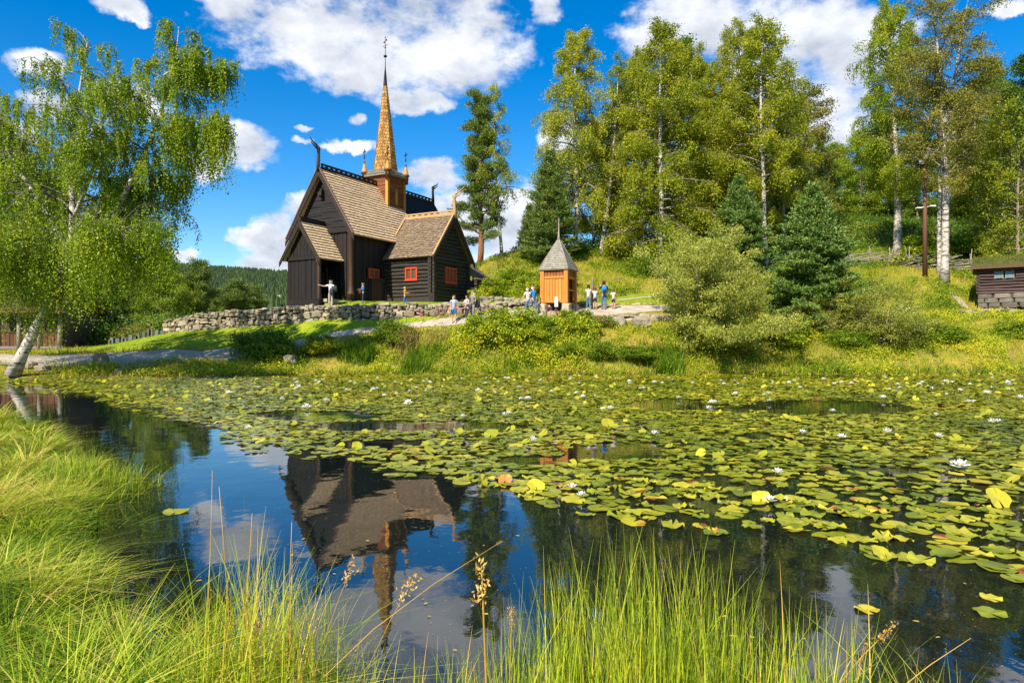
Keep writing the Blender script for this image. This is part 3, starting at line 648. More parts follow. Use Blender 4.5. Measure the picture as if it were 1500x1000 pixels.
# porch
PV, PH, PE, PZ, PR = 0.15, 1.42, 1.72, 2.85, 5.45
pu0, pu1 = -1.95, .5
mb = MB(41); ps = (PR-PZ)/PE
vplanks(mb, (PV-PH,-1.6,0), UX, 2*PH, 0.1, lambda a: PZ-.02, -UY, pw=.3, seed=9)
vplanks(mb, (PV-PH,-1.62,0), UX, 2*PH, PZ+.24, lambda a: PR-.25-ps*abs(a-PH), -UY, pw=.3, seed=10)
vplanks(mb, (PV-PH,u0,0), -UY, 2.05, 0.1, lambda a: PZ+.2, -UX, pw=.3, seed=11)
mb.box((PV-PH,-1.72,PZ-.02),(PV+PH,-1.5,PZ+.22),.6); mb.box((PV-PH-.02,-1.7,-.3),(PV+PH+.05,-1.4,.2),.5); mb.box((PV-PH-.05,-1.6,-.3),(PV-PH+.1,u0,.2),.4)
pw_ = mb.build('porch_wall', TAR, church)
mb = MB(42); mb.box((PV+PH-.08,-1.68,.1),(PV+PH+.08,-1.5,PZ)); mb.box((PV+PH-.06,-1.7,PZ-.02),(PV+PH+.10,u0,PZ+.2),.3); mb.box((PV+PH-.02,-1.9,PZ-.22),(PV+PH+.1,-1.66,PZ-.02),.9); mb.build('porch_post', MATS['carved_post'], church)
mb = MB(43); mb.box((PV-PH,-1.5,.15),(PV+PH,u0,.25),.4); mb.build('porch_floor', DOORW, church)
mb = MB(44); mb.box((PV+PH+.05,-1.2,-.4),(PV+PH+.75,.3,.02),.4); mb.box((PV+PH+.02,-1.3,.0),(PV+PH+.4,.35,.2),.8); mb.build('doorstep', STONE, church)
gable_roof('porch_roof', (PV,pu0,PR), (0,1,0), pu1-pu0, PE, PR-PZ, SHTAN, church, 45, du=.15, dw=.24, th=.055)
mb = MB(46)
for s_ in (1,-1): bargeboard(mb, (PV,pu0-.07,PR), (s_,0,0), PE, PR-PZ, (0,.07,0), .3, 1)
mb.box((PV-.16,pu0-.05,PR-.02),(PV+.16,pu1,PR+.14),.4); mb.box((PV-.08,pu0-.02,PR+.14),(PV+.08,pu1,PR+.26),.4)
mb.build('porch_bargeboard', TRIM, church)
# transept: axis along +x at y = TU
TU, TH, TE, TZ, TR, TV = 6.35, 2.3, 2.68, 3.3, 6.6, 7.1
ts = (TR-TZ)/TE; tv1 = TV-.42
mb = MB(51)
hlogs(mb, (NW,TU-TH,0), UX, tv1-NW, .5, TZ+.1, -UY, h=.27, seed=12, skip=(2.0-.0,2.9+.12,1.72,2.62))
mb.box((NW,TU-TH-.1,-.3),(tv1,TU-TH+.1,.5),.7)
hlogs(mb, (tv1,TU-TH,0), UY, 2*TH, .5, TR-.2, UX, h=.27, seed=13, spans=lambda z: (max(0, TH-(TR-.3-z)/ts), min(2*TH, TH+(TR-.3-z)/ts)), skip=(1.55,3.0,1.62,2.72))
mb.box((tv1-.1,TU-TH,-.3),(tv1+.1,TU+TH,.5),.5)
hlogs(mb, (NW,TU+TH,0), UX, tv1-NW, .2, TZ+.1, UY, h=.27, seed=14)
mb.prism([(tv1-.12,TU-TH+.1,.1),(tv1-.12,TU+TH-.1,.1),(tv1-.12,TU+TH-.1,TZ),(tv1-.12,TU,TR-.5),(tv1-.12,TU-TH+.1,TZ)], (.08,0,0), .2)
mb.box((NW+.1,TU-TH+.06,.1),(tv1-.1,TU-TH+.1,TZ),.2)
mb.build('transept_wall', LOG, church)
for (x, y) in ((tv1,TU-TH),(tv1,TU+TH)):
    mb = MB(52)
    for k in range(11): mb.box((x-.0,y-.13,.25+k*.275),(x+.3,y+.13,.25+k*.275+.235)); mb.box((x-.13,y-.28 if y < TU else y,.36+k*.275),(x+.13,y if y < TU else y+.28,.36+k*.275+.235))
    mb.build('corner_logs', LOG, church)
mb = MB(53); mb.box((tv1+.05,TU-TH-.42,-.4),(tv1+.5,TU-TH+.1,.75)); mb.build('corner_stone', TRIM, church); mb = MB(53); mb.box((NW+.1,TU-TH-.3,-.3),(NW+.35,TU-TH-.05,1.5)); mb.build('door_post', TRIM, church)
gable_roof('transept_roof', (NW+.15,TU,TR), (1,0,0), TV-NW-.15, TE, TR-TZ, SHBRN, church, 55, du=.13, dw=.19, jit=1.2)
for s_ in (1,-1): mb = MB(56); bargeboard(mb, (TV+.01,TU,TR), (0,s_,0), TE, TR-TZ, (.07,0,0), .3, 1); mb.build('bargeboard', TRIM, church)
for s_ in (1,-1):
    d = Vector((0,s_*TE,-(TR-TZ))).normalized(); n_ = Vector((0,s_*(TR-TZ),TE)).normalized()
    for xx in (TV-.08, NW+.12):
        mb = MB(57); a = Vector((xx,TU,TR))+n_*.06; L_ = math.hypot(TE,TR-TZ) if xx > 5 else 2.35
        mb.prism([a, a+d*L_, a+d*L_+n_*.07, a+n_*.07], (.13,0,0)); mb.build('verge_board', ORNL, church)
crest('transept_ridge_board', (NW+.2,TU,TR+.05), (TV-.1,TU,TR+.05), ORNL, church, .3)
dragon('dragon_head', (TV,TU,TR+.0), (1,0,0), ORNL, church, .86)['label'] = 'pale unpainted carved dragon head on the transept gable'
window((NW+2.5,TU-TH-.07,2.17), UX, -UY, 1.05, .92, 2, church, 3, 2, 'bright red framed window in the sunlit log wall')
window((tv1+.07,TU-TH+2.28,2.17), UY, UX, 1.5, 1.15, 3, church, 4, 2, 'red framed window in the shaded log gable')
# chancel walls and lean-to behind the transept
mb = MB(58); hlogs(mb, (NW,TU+TH,0), UY, 5.0, .1, EAVE+.2, UX, h=.28, seed=15); hlogs(mb, (NW,13.6,0), -UX, 5, .1, EAVE+.2, UY, h=.28, seed=16); mb.prism([(-NW,13.5,EAVE),(NW,13.5,EAVE),(0,13.5,NR-.4)], (0,.1,0), .3)
mb.build('chancel_wall', LOG, church)
mb = MB(59)
hlogs(mb, (NW+1.4,TU+TH+.15,0), UX, 3.7, .1, 2.0, -UY, h=.28, seed=17); hlogs(mb, (NW+4.6,TU+TH+.15,0), UY, 2.4, .1, 2.2, UX, h=.28, seed=18)
mb.build('lean_to_wall', LOG, church)
mb = MB(60); o_ = Vector((NW+5.0,TU+TH+.0,2.0)); W_ = Vector((-1,0,.75)).normalized()
mb.hexa([o_, o_+UY*2.8, o_+UY*2.8+W_*3.4, o_+W_*3.4, o_+Z*.06, o_+UY*2.8+Z*.06, o_+UY*2.8+W_*3.4+Z*.06, o_+W_*3.4+Z*.06], .3)
shingles(mb, o_+Z*.06, UY, W_, 2.8, 3.4, seed=8); mb.build('lean_to_roof', SHBRN, church)
# tower at the crossing
TC = 7.3; a_ = 1.04; TT = 10.3
mb = MB(61)
for (O, U, N_) in (((-a_,TC-a_,0),UX,-UY), ((a_,TC-a_,0),UY,UX), ((a_,TC+a_,0),-UX,UY), ((-a_,TC+a_,0),-UY,-UX)):
    hlogs(mb, O, U, 2*a_, 7.0, TT, N_, h=.24, round_=False, seed=19, depth=.08)
mb.box((-a_+.05,TC-a_+.05,6.8),(a_-.05,TC+a_-.05,TT),.2); tb = mb.build('tower', REDW, church)
mb = MB(62)
for x in (-a_, a_):
    for y in (TC-a_, TC+a_): mb.box((x-.11,y-.11,6.9),(x+.11,y+.11,TT))
mb.build('corner_board', ORNW, tb)
mb = MB(63); mb.box((a_+.03,TC-.13,8.0),(a_+.09,TC+.13,9.15)); mb.tube([(a_+.03,TC,9.15),(a_+.09,TC,9.15)], .13, 10); mb.build('louvre_board', ORNW, tb)
mb = MB(64); e_ = a_+.26; s_ = .93
low = [(-e_,TC-e_,TT),(e_,TC-e_,TT),(e_,TC+e_,TT),(-e_,TC+e_,TT)]; up = [(-s_,TC-s_,TT+.42),(s_,TC-s_,TT+.42),(s_,TC+s_,TT+.42),(-s_,TC+s_,TT+.42)]
mb.hexa([(x,y,z-.12) for x,y,z in low]+low, .1); mb.hexa(low+up, .4)
for k in range(4):
    A_1, B_1 = Vector(low[k]), Vector(low[(k+1)%4]); C_1 = Vector(up[k]); U = (B_1-A_1).normalized(); mid = (Vector(up[k])+Vector(up[(k+1)%4]))/2-(A_1+B_1)/2
    ll = (B_1-A_1).length; shingles(mb, A_1, U, mid, ll, mid.length, du=.16, dw=.14, seed=k, inside=lambda u, w, ll=ll: w*.75 < u < ll-w*.75)
skirt = mb.build('tower_skirt_roof', GREYS, tb)
# eight sided spire, shingled
mb = MB(65); zb, zt, r0, r1 = TT+.40, 17.6, .98, .13
zf = lambda z: r0+(r1-r0)*(z-zb)/(zt-zb)+.10*max(0, 1-(z-zb)/.6)**2
ang = [math.pi/8+k*math.pi/4 for k in range(8)]
nr = 27
for k in range(8):
    a0, a1 = ang[k], ang[(k+1) % 8]
    c0 = [Vector((r0*math.cos(a), TC+r0*math.sin(a), zb)) for a in (a0, a1)]; c1 = [Vector((r1*math.cos(a), TC+r1*math.sin(a), zt)) for a in (a0, a1)]
    mb.face([c0[0], c0[1], c1[1], c1[0]], 0.1)
    cx0 = (c0[0]+c0[1])/2; U = (c0[1]-c0[0]).normalized(); W = ((c1[0]+c1[1])/2-cx0); hl = W.length; W = W.normalized(); bw, tw = (c0[1]-c0[0]).length, (c1[1]-c1[0]).length
    Nn = U.cross(W)
    for r_ in range(nr):
        w0, w1 = hl*r_/nr, min(hl, hl*(r_+1.2)/nr); wid = bw+(tw-bw)*(r_+.5)/nr; cols = max(1, round(wid/.2)); du = wid/cols; sh0 = (r_ % 2)*.5
        for q_ in range(cols+(1 if sh0 else 0)):
            ua = max(-wid/2, -wid/2+(q_-sh0)*du); ub = min(wid/2, -wid/2+(q_+1-sh0)*du); t = mb.r.random()
            if ub-ua < .02: continue
            g = .008; p = lambda u, w, n: cx0+U*u+W*w+Nn*n; m_ = (ua+ub)/2; dwl = hl/nr
            mb.face([p(ua+g,w0+dwl*.3,.035), p(m_,w0-dwl*.05,.04), p(ub-g,w0+dwl*.3,.035), p(ub-g,w1,.004), p(ua+g,w1,.004)], t)
            mb.face([p(ua+g,w0+dwl*.3,0), p(m_,w0-dwl*.05,0), p(m_,w0-dwl*.05,.04), p(ua+g,w0+dwl*.3,.035)], t*.3); mb.face([p(m_,w0-dwl*.05,0), p(ub-g,w0+dwl*.3,0), p(ub-g,w0+dwl*.3,.035), p(m_,w0-dwl*.05,.04)], t*.3)
spire = mb.build('spire', SHGLD, tb)
mb = MB(66); mb.lathe([(.17,17.5),(.15,17.6),(.10,18.3),(.045,18.9),(.03,19.1),(.025,20.0),(.02,20.7)], (0,TC,0), 8)
mb.lathe([(.03,19.75),(.14,19.82),(.14,19.9),(.03,19.98)], (0,TC,0), 8); mb.lathe([(.02,20.5),(.08,20.56),(.02,20.62)], (0,TC,0), 6)
def ironcross(mb, x, y, z, s):
    mb.tube([(x,y,z),(x,y,z+.75*s)], .022*max(s,.8), 5)
    for (dz, w) in ((.45*s, .28*s),):
        mb.tube([(x-w*.8,y+w*.5,z+dz),(x+w*.8,y-w*.5,z+dz)], .02, 5)
        for q_ in (-1,1): mb.box((x+q_*w*.8-.035,y-q_*w*.5-.035,z+dz-.06),(x+q_*w*.8+.035,y-q_*w*.5+.035,z+dz+.06))
    mb.box((x-.03,y-.03,z+.72*s),(x+.03,y+.03,z+.80*s))
ironcross(mb, 0, TC, 20.6, 1.0); mb.tube([(-.35,TC+.1,20.75),(.0,TC,20.68),(.35,TC-.1,20.72)], .02, 5)
mb.build('weather_vane', IRON, spire)
for x in (-1,1):
    for y in (-1,1):
        cx, cy = x*(a_+.10), TC+y*(a_+.10); mb = MB(67)
        mb.lathe([(.20,TT-.45),(.20,TT+.12),(.29,TT+.16),(.30,TT+.22),(.27,TT+.30)], (cx,cy,0), 10, .25)
        pn = mb.build('pinnacle', REDW, tb); mb = MB(68)
        for r_ in range(5):
            z0 = TT+.28+r_*.15; ra, rb = .24-.036*r_, .20-.036*r_; mb.lathe([(ra,z0),(rb,z0+.16)], (cx,cy,0), 9, mb.r.random(), False)
        mb.lathe([(.08,TT+1.02),(.02,TT+1.3)], (cx,cy,0), 8, .1); mb.build('pinnacle_shingles', SHGLD, pn)
        mb = MB(69); mb.lathe([(.018,TT+1.25),(.06,TT+1.55),(.018,TT+1.62)], (cx,cy,0), 6); ironcross(mb, cx, cy, TT+1.6, .62); mb.build('iron_cross', IRON, pn)
# ------------------------------------------------------------------ trees
BARK = pmat('birch_bark', (0.05,0.035,0.022), (0.66,0.60,0.50), (2,2,7), 0.8, 0.6, tintw=0.8, nscale=2.0, c3=(0.03,0.025,0.02), c3t=0.55)
BARKD = pmat('dark_bark', (0.05,0.038,0.028), (0.14,0.10,0.07), (4,4,1.2), 0.9, 0.6, tintw=0.2)
BARKP = pmat('pine_bark', (0.18,0.085,0.04), (0.34,0.16,0.075), (4,4,1.5), 0.9, 0.6, tintw=0.2)
BARKG = pmat('grey_bark', (0.16,0.13,0.095), (0.34,0.29,0.21), (4,4,2), 0.9, 0.6, tintw=0.2)
LBIRCH = leafmat('birch_leaves', [(0.0,(0.06,0.115,0.008)),(0.45,(0.205,0.28,0.015)),(0.8,(0.38,0.42,0.028)),(1.0,(0.50,0.43,0.04))], 0.42, 0.42, warm=(1.06,1.15,.85))
LMID = leafmat('yellow_green_leaves', [(0.0,(0.08,0.125,0.009)),(0.45,(0.25,0.30,0.02)),(0.8,(0.42,0.43,0.035)),(1.0,(0.50,0.42,0.05))], 0.42, 0.45, 0.35, warm=(1.14,1.14,.85))
LDEEP = leafmat('green_leaves', [(0.0,(0.025,0.065,0.008)),(0.5,(0.085,0.165,0.014)),(0.85,(0.18,0.27,0.025)),(1.0,(0.30,0.34,0.04))], 0.4, 0.45, 0.35)
LOLIVE = leafmat('olive_leaves', [(0.0,(0.07,0.085,0.014)),(0.5,(0.20,0.205,0.03)),(0.85,(0.31,0.27,0.045)),(1.0,(0.40,0.26,0.05))], 0.35, 0.5, 0.5)
LWILLOW = leafmat('willow_leaves', [(0.0,(0.09,0.12,0.02)),(0.45,(0.23,0.27,0.04)),(0.8,(0.38,0.40,0.085)),(1.0,(0.58,0.58,0.26))], 0.35, 0.5, 0.5)
NSPRUCE = leafmat('blue_green_needles', [(0.0,(0.04,0.09,0.018)),(0.5,(0.145,0.25,0.045)),(1.0,(0.38,0.48,0.10))], 0.12, 0.5, 0.8, obj_rand=0.05, warm=(1,1,1))
NPINE = leafmat('pine_needles', [(0.0,(0.04,0.09,0.018)),(0.5,(0.15,0.235,0.04)),(1.0,(0.34,0.40,0.065))], 0.15, 0.5, 0.8, warm=(1.05,1,1))

def _b(r, k): return [(p, tuple(min(.8, c*k) for c in col)) for p, col in r]
def leaf_quads(Pt, size, rng, down=0.35, aspect=0.62, up_bias=0.9):
    """rhombic leaves; size (n,) or scalar"""
    n = len(Pt); size = np.broadcast_to(size, (n,))*rng.uniform(.7, 1.25, n)
    t = rng.normal(size=(n,3)); t[:,2] -= down*2; t /= np.linalg.norm(t, axis=1)[:,None]+1e-9
    nn = rng.normal(size=(n,3)); nn[:,2] += up_bias; nn[:,0] -= .35; nn[:,1] -= .6; s = np.cross(t, nn); s /= np.linalg.norm(s, axis=1)[:,None]+1e-9
    L_ = (t*size[:,None]); W = (s*(size*aspect*.5)[:,None])
    return np.stack([Pt, Pt+L_*.45+W, Pt+L_, Pt+L_*.45-W], 1)
def interp_poly(pts, s):
    k = s*(len(pts)-1); i = int(min(k, len(pts)-2)); f = k-i; return pts[i]*(1-f)+pts[i+1]*f
def branch(base, az, elev, L, curl, rng, n=5, wob=0.08):
    pts = [base]; d = np.array([math.sin(az)*math.cos(elev), math.cos(az)*math.cos(elev), math.sin(elev)])
    for k in range(n):
        d = d+np.array([rng.normal(0,wob), rng.normal(0,wob), rng.normal(0,wob)-curl/n]); d /= np.linalg.norm(d); pts.append(pts[-1]+d*L/n)
    return pts
def broadleaf(seed, trunk, r0, prof, crown_r, t0=.3, n1=36, n2=6, n3=4, leaf=.13, per=11, weep=.5, twig=(.4,1.0), elev=(15,65), curl=.8, jit=.12,
              forks=(), aspect=.68, limb_r=.028, shift=None, mat=LBIRCH, bark=BARK, down=.5, lenvar=(.7,1.2)):
    """trunk: list of points (local); forks: extra limbs [(points, r0, n1 share, crown_r)]"""
    rng = np.random.default_rng(seed); mb = MB(seed); lp = []
    allstems = [(trunk, r0, n1, crown_r, t0, twig)]+[(f[0], f[1], f[2], f[3], f[4] if len(f) > 4 else .25, f[5] if len(f) > 5 else twig) for f in forks]
    for pts, rad, cnt, cr, t00, twg in allstems:
        pts = [np.array(p, float) for p in pts]; m = 14; P_ = [interp_poly(pts, k/m) for k in range(m+1)]
        for k in range(1, m): P_[k] = P_[k]+rng.normal(0, .05, 3)*np.array([1,1,0])
        for _ in range(2): P_ = [P_[0]]+[(P_[k-1]+2*P_[k]+P_[k+1])/4 for k in range(1, m)]+[P_[-1]]
        mb.tube(P_, [rad*((1-k/m)**.8*.94+.06)*(1.35 if k == 0 and pts is not None else 1) for k in range(m+1)], 9, 1.0)
        ga = rng.uniform(0, 6)
        for i in range(cnt):
            t = t00+(1-t00)*((i+.6)/cnt); b = interp_poly(P_, min(t, .995)); ga += 2.4+rng.normal(0, .35)
            L = cr*prof(t)*rng.uniform(*lenvar)
            if L < .25: L = .25
            el = R(elev[0]+(elev[1]-elev[0])*t)+rng.normal(0, .12); br = branch(b, ga, el, L, curl*rng.uniform(.6,1.3), rng)
            rb = min(rad*.5*(1-t*.7), L*limb_r); mb.tube(br, [rb*(1-.8*k/5) for k in range(6)], 5, .35, False)
            k2 = max(2, int(n2*min(1.3, L/cr+.35)))
            for j in range(k2):
                s = .22+.78*(j+.7)/k2; b2 = interp_poly(br, min(s, 1)); L2 = L*.42*(1.15-s*.6)*rng.uniform(.7,1.3)+.15
                br2 = branch(b2, ga+rng.uniform(-1.25,1.25), el*.4+rng.normal(0,.35), L2, curl+.2, rng, 3, .12)
                mb.tube(br2, [rb*.38, rb*.28, rb*.18, rb*.08], 3, .1, False)
                for q in range(n3):
                    b3 = interp_poly(br2, rng.uniform(.15, 1)); tl = rng.uniform(*twg)*(0.7+.5*(1-t)); hd = rng.normal(0, 1-weep, 2)*tl
                    u = np.linspace(0.05, 1, per)[:,None]; dn = weep*tl
                    pp = b3+np.c_[hd[0]*u*(1.2-.5*u), hd[1]*u*(1.2-.5*u), (1-weep)*tl*.3*u-dn*u**1.3]; lp.append(pp)
    lp = np.concatenate(lp); lp = lp+rng.normal(0, jit, lp.shape)*np.array([1,1,.8]); n = len(lp)
    Q = leaf_quads(lp, leaf, rng, down, aspect); tint = np.clip(rng.normal(.56, .14, n)+(value_noise(lp[:,0]*.9+50, lp[:,2]*.9+lp[:,1]+50, seed, 2, 1.0)-.5)*.45, 0, 1)
    return mb.mesh('trunk', bark), quads_mesh('crown', Q, mat, tint)
def conifer(seed, H, Rr, gap=.30, nb=8, mat=NSPRUCE, bark=BARKD, needle=.17, dens=34, t0=.04, powr=.85, el=(-8,40), r0=None, width=.05, droop=.5):
    rng = np.random.default_rng(seed); mb = MB(seed); r0 = r0 or H*.016
    mb.tube([(0,0,H*k/8) for k in range(9)], [r0*(1-.93*k/8) for k in range(9)], 8, .5); NP, ND = [], []
    z = H*t0
    while z < H*.985:
        t = z/H; L0 = Rr*(1-t)**powr*min(1, .55+t*4)
        for k in range(nb):
            az = rng.uniform(0, 6.283); L = max(.22, L0*rng.uniform(.72,1.12)); e = R(el[0]+(el[1]-el[0])*t**1.3)+rng.normal(0,.08)
            br = branch(np.array([0,0,z+rng.uniform(-.12,.12)]), az, e, L, -droop*.35 if t < .8 else 0, rng, 4, .05)
            mb.tube(br, [L*.014*(1-.7*q/4)+.004 for q in range(5)], 3, .3, False)
            nt = max(3, int(L/.17))
            for q in range(nt):
                s = (q+.6)/nt; b = interp_poly(br, s); d0 = np.array(br[-1])-np.array(br[0]); d0 /= np.linalg.norm(d0)
                for sg in ((-1,1) if q < nt-1 else (0,)):
                    sd_ = np.cross(d0, [0,0,1])*sg; tl = min(.75, L*.38)*(1.1-s*.75)*rng.uniform(.7,1.2)+.1; dr = d0*.75+sd_*.85+np.array([0,0,rng.uniform(-.12,.2)]); dr /= np.linalg.norm(dr)
                    m = max(4, int(tl*dens*1.3)); u = rng.uniform(0, 1, m)[:,None]; NP.append(b+dr*tl*u+rng.normal(0,.03,(m,3))); ND.append(np.repeat(dr[None], m, 0))
        z += gap*(1-.35*t)*rng.uniform(.85,1.15)
    NP = np.concatenate(NP); ND = np.concatenate(ND); n = len(NP); d = ND*.8+rng.normal(0,.55,(n,3)); d[:,2] += .2; d /= np.linalg.norm(d,axis=1)[:,None]
    s = np.cross(d, rng.normal(size=(n,3))); s /= np.linalg.norm(s,axis=1)[:,None]; Ln = needle*rng.uniform(.6,1.2,n)[:,None]
    Q = np.stack([NP-s*width*.5, NP+d*Ln-s*width*.2, NP+d*Ln+s*width*.2, NP+s*width*.5], 1)
    return mb.mesh('trunk', bark), quads_mesh('crown', Q, mat, np.clip(rng.normal(.45,.22,n), 0, 1))
def pine(seed, H, Rr, t0=.35, nbr=34, clump=.55, mat=NPINE, lean=0, per=150, flat=.5, prof=lambda t: 1.0):
    rng = np.random.default_rng(seed); mb = MB(seed); tr = [np.array([lean*(k/10)**1.5+.08*math.sin(k*1.3+seed), .05*math.cos(k), H*k/10]) for k in range(11)]
    mb.tube(tr, [H*.019*(1-.85*k/10) for k in range(11)], 8, .5); NP = []; ND = []
    for i in range(nbr):
        t = t0+(1-t0)*(i+.5)/nbr; b = interp_poly(tr, t); az = i*2.4+rng.normal(0,.3); L = Rr*prof(t)*rng.uniform(.55,1.1); br = branch(b, az, R(rng.uniform(-5,30)+35*t), L, -.35, rng, 4, .16)
        mb.tube(br, [L*.024*(1-.7*q/4)+.008 for q in range(5)], 4, .3, False)
        for j in range(int(2+L*2.2)):
            s = rng.uniform(.35,1); c = interp_poly(br, s)+rng.normal(0,.28*min(1,L/2),3)*np.array([1,1,.5]); m = per; v = rng.normal(size=(m,3)); v /= np.linalg.norm(v,axis=1)[:,None]
            NP.append(c+v*clump*rng.uniform(.2,1,(m,1))*np.array([1,1,flat])); ND.append(v+np.array([0,0,.6]))
    NP = np.concatenate(NP); ND = np.concatenate(ND); n = len(NP); d = ND+rng.normal(0,.4,(n,3)); d /= np.linalg.norm(d,axis=1)[:,None]
    s = np.cross(d, rng.normal(size=(n,3))); s /= np.linalg.norm(s,axis=1)[:,None]; Ln = .18*rng.uniform(.7,1.2,n)[:,None]
    Q = np.stack([NP-s*.025, NP+d*Ln-s*.012, NP+d*Ln+s*.012, NP+s*.025], 1)
    return mb.mesh('trunk', BARKP), quads_mesh('crown', Q, mat, np.clip(rng.normal(.45,.22,n),0,1))
def plant_tree(name, meshes, px, Y, rz, s, label, cat='tree', group=None, zoff=-.1, sxy=1.0, at_=None, tilt=0.0):
    x, y = (X(px, Y), Y) if at_ is None else at_; e = empty(name, (x, y, hz(x, y)+zoff), rz, label, cat, group); e.rotation_euler = (0, R(tilt), rz); e.scale = (s*sxy, s*sxy, s)
    for nm, me in zip(('trunk','crown'), meshes): link(nm, me, e)
    return e
bp_ = lambda t: min(1, (t-.1)*3.2)*(1-max(0,(t-.45))/.62)**.8
col_ = lambda t: min(1, (t+.1)*3)*(1-max(0,t-.6)/.46)**.7
# tall birches of the grove
B1 = broadleaf(101, [(0,0,0),(.2,0,6),(-.1,.1,12),(.2,0,18)], .20, col_, 3.1, .20, 60, 7, 10, .12, 14, .76, (.6,1.7), (10,60), 1.0, .13, mat=LMID)
B2 = broadleaf(102, [(0,0,0),(.7,0,5),(1.3,.1,11),(1.7,0,17)], .22, bp_, 2.5, .38, 38, 6, 7, .12, 12, .6, (.5,1.1), (25,60), .8, .14, mat=LMID)
B3 = broadleaf(103, [(0,0,0),(-.2,.1,6),(.1,0,12),(-.1,0,18)], .22, lambda t: min(1,(t+.25)*2.4)*(1-max(0,t-.45)/.6)**.75, 3.3, .05, 76, 7, 10, .125, 15, .74, (.6,1.8), (5,60), 1.05, .14, mat=LMID)
B4 = broadleaf(104, [(0,0,0),(.1,.2,6),(.3,0,12),(.2,0,18)], .19, col_, 2.9, .30, 52, 7, 9, .12, 14, .7, (.6,1.5), (20,65), .9, .13, mat=LMID)
B5 = broadleaf(105, [(0,0,0),(-.3,.0,5),(.2,.2,10),(.4,0,15)], .17, lambda t: 1-max(0,t-.55)/.5, 3.3, .10, 56, 7, 8, .15, 13, .45, (.5,1.0), (15,65), .7, .2, mat=LDEEP, bark=BARKG)
B6 = broadleaf(106, [(0,0,0),(.2,.1,4),(0,0,8),(.2,0,12)], .16, lambda t: (.5+1.1*math.sin(min(1,max(0,(t-.05))/.95)*3.0)*.6)*(1.1-.62*t), 3.6, .03, 56, 7, 8, .155, 13, .35, (.5,.9), (15,60), .4, .25, mat=LBIRCH, bark=BARKG)
B7 = broadleaf(107, [(0,0,0),(.1,0,5),(0,.1,10),(.3,0,15)], .15, col_, 2.2, .22, 40, 6, 8, .125, 13, .5, (.5,1.1), (20,60), .8, .18, mat=LOLIVE, bark=BARK)
def H_(pxb, Y, top): x = X(pxb, Y); return (CAMZ-(top-500)/FPX*Y)-hz(x, Y)
def grove(name, mesh, Hm, px, Y, top, rz, label, sxy=1.0, group=None, cat='tree', tilt=0.0): 
    s = H_(px, Y, top)/Hm; return plant_tree(name, mesh, px, Y, rz, s, label, cat, group, sxy=sxy, tilt=tilt)
grove('birch_tree', B1, 18.0, 842, 60, 44, .3, 'tall full birch at the left end of the hilltop grove, leaning out over the shelter', 1.05)
grove('birch_tree', B2, 17.0, 880, 60, 84, .05, 'sparse pale birch with thick leaning white trunk behind the orange shelter', .95)
grove('birch_tree', B3, 18.0, 968, 57, 34, 1.9, 'widest birch of the grove with yellow green foliage hanging to the ground', 1.1)
grove('birch_tree', B4, 18.0, 1047, 60, 96, .9, 'slender birch with long bare white trunk in the middle of the grove', .98)
grove('birch_tree', B1, 18.0, 1012, 62, 70, 5.2, 'full birch filling the crown wall between the widest birch and the slender one', .95)
grove('birch_tree', B1, 18.0, 1150, 64, 118, 2.2, 'shorter full birch just behind the tallest birch at the grove end', 1.05)
grove('birch_tree', B3, 18.0, 935, 63, 78, 3.3, 'full birch between the pale leaning birch and the widest birch', .95)
grove('birch_tree', B1, 18.0, 1083, 61, 38, 4.0, 'tall full birch with rounded top second from the right end of the grove', .98)
grove('birch_tree', B4, 18.0, 1122, 57, 33, 2.6, 'tallest birch at the right end of the central grove, bare grey trunk below', 1.08)
grove('birch_tree', B7, 15.0, 1180, 76, 128, .6, 'olive brown birch just right of the central grove, lower than it', 1.4)
grove('leafy_tree', B5, 15.0, 915, 66, 105, 1.0, 'dark leafy tree filling the gap behind the leaning pale birch', .8)
grove('leafy_tree', B5, 15.0, 1010, 67, 62, 3.0, 'deep green leafy tree behind the widest birch', 1.0)
grove('leafy_tree', B5, 15.0, 1155, 68, 190, 3.6, 'deep green tree in the shade between the tallest birch and the big spruce', .95)
grove('leafy_tree', B6, 12.0, 868, 69, 190, 5.1, 'dark rounded tree in the shade behind the small conifer and shelter', .9)
grove('leafy_tree', B6, 12.0, 1075, 68, 170, 2.2, 'dark rounded tree filling the middle of the grove behind white trunks', 1.1)
C1 = conifer(201, 8.6, 3.5, .30, 9, NSPRUCE, needle=.20, dens=26, powr=.78, width=.06, el=(-2,45))
C2 = conifer(202, 8.6, 2.6, .30, 8, NPINE, needle=.18, dens=26, t0=.05, powr=.6, el=(0,45))
grove('spruce_tree', C1, 8.6, 1190, 43.4, 268, .4, 'large blue green spruce standing by the bank between two willow bushes', 1.0)
grove('spruce_tree', C1, 8.6, 1082, 55, 258, 2.4, 'smaller blue green spruce in front of the grove trunks', 1.0)
grove('young_pine', C2, 8.6, 806, 56.5, 218, .9, 'dense dark green young pine on the hilltop just left of the grove', .92)
grove('young_pine', C2, 8.6, 775, 58.5, 298, 2.0, 'small dark green pine at the left edge of the hilltop', .9)
PN1 = pine(301, 15.0, 3.1, .16, 56, .55, prof=lambda t: 1.15-.75*t)
PN2 = pine(302, 9.0, 2.9, .35, 30, .7, prof=lambda t: (math.sin(min(1,max(0.05,(t-.25)/.75))*2.6)*.9+.3)*(1.2-.75*t))
grove('pine_tree', PN1, 15.0, 704, 60, 145, .5, 'tall dark pine with reddish trunk just right of the church gable', 1.05)
B8 = broadleaf(108, [(0,0,0),(-.35,0,5),(-.8,0,10),(-.6,0,16)], .17, bp_, 2.5, .32, 34, 6, 5, .13, 12, .72, (.6,1.8), (25,60), 1.0, .10, mat=LMID)
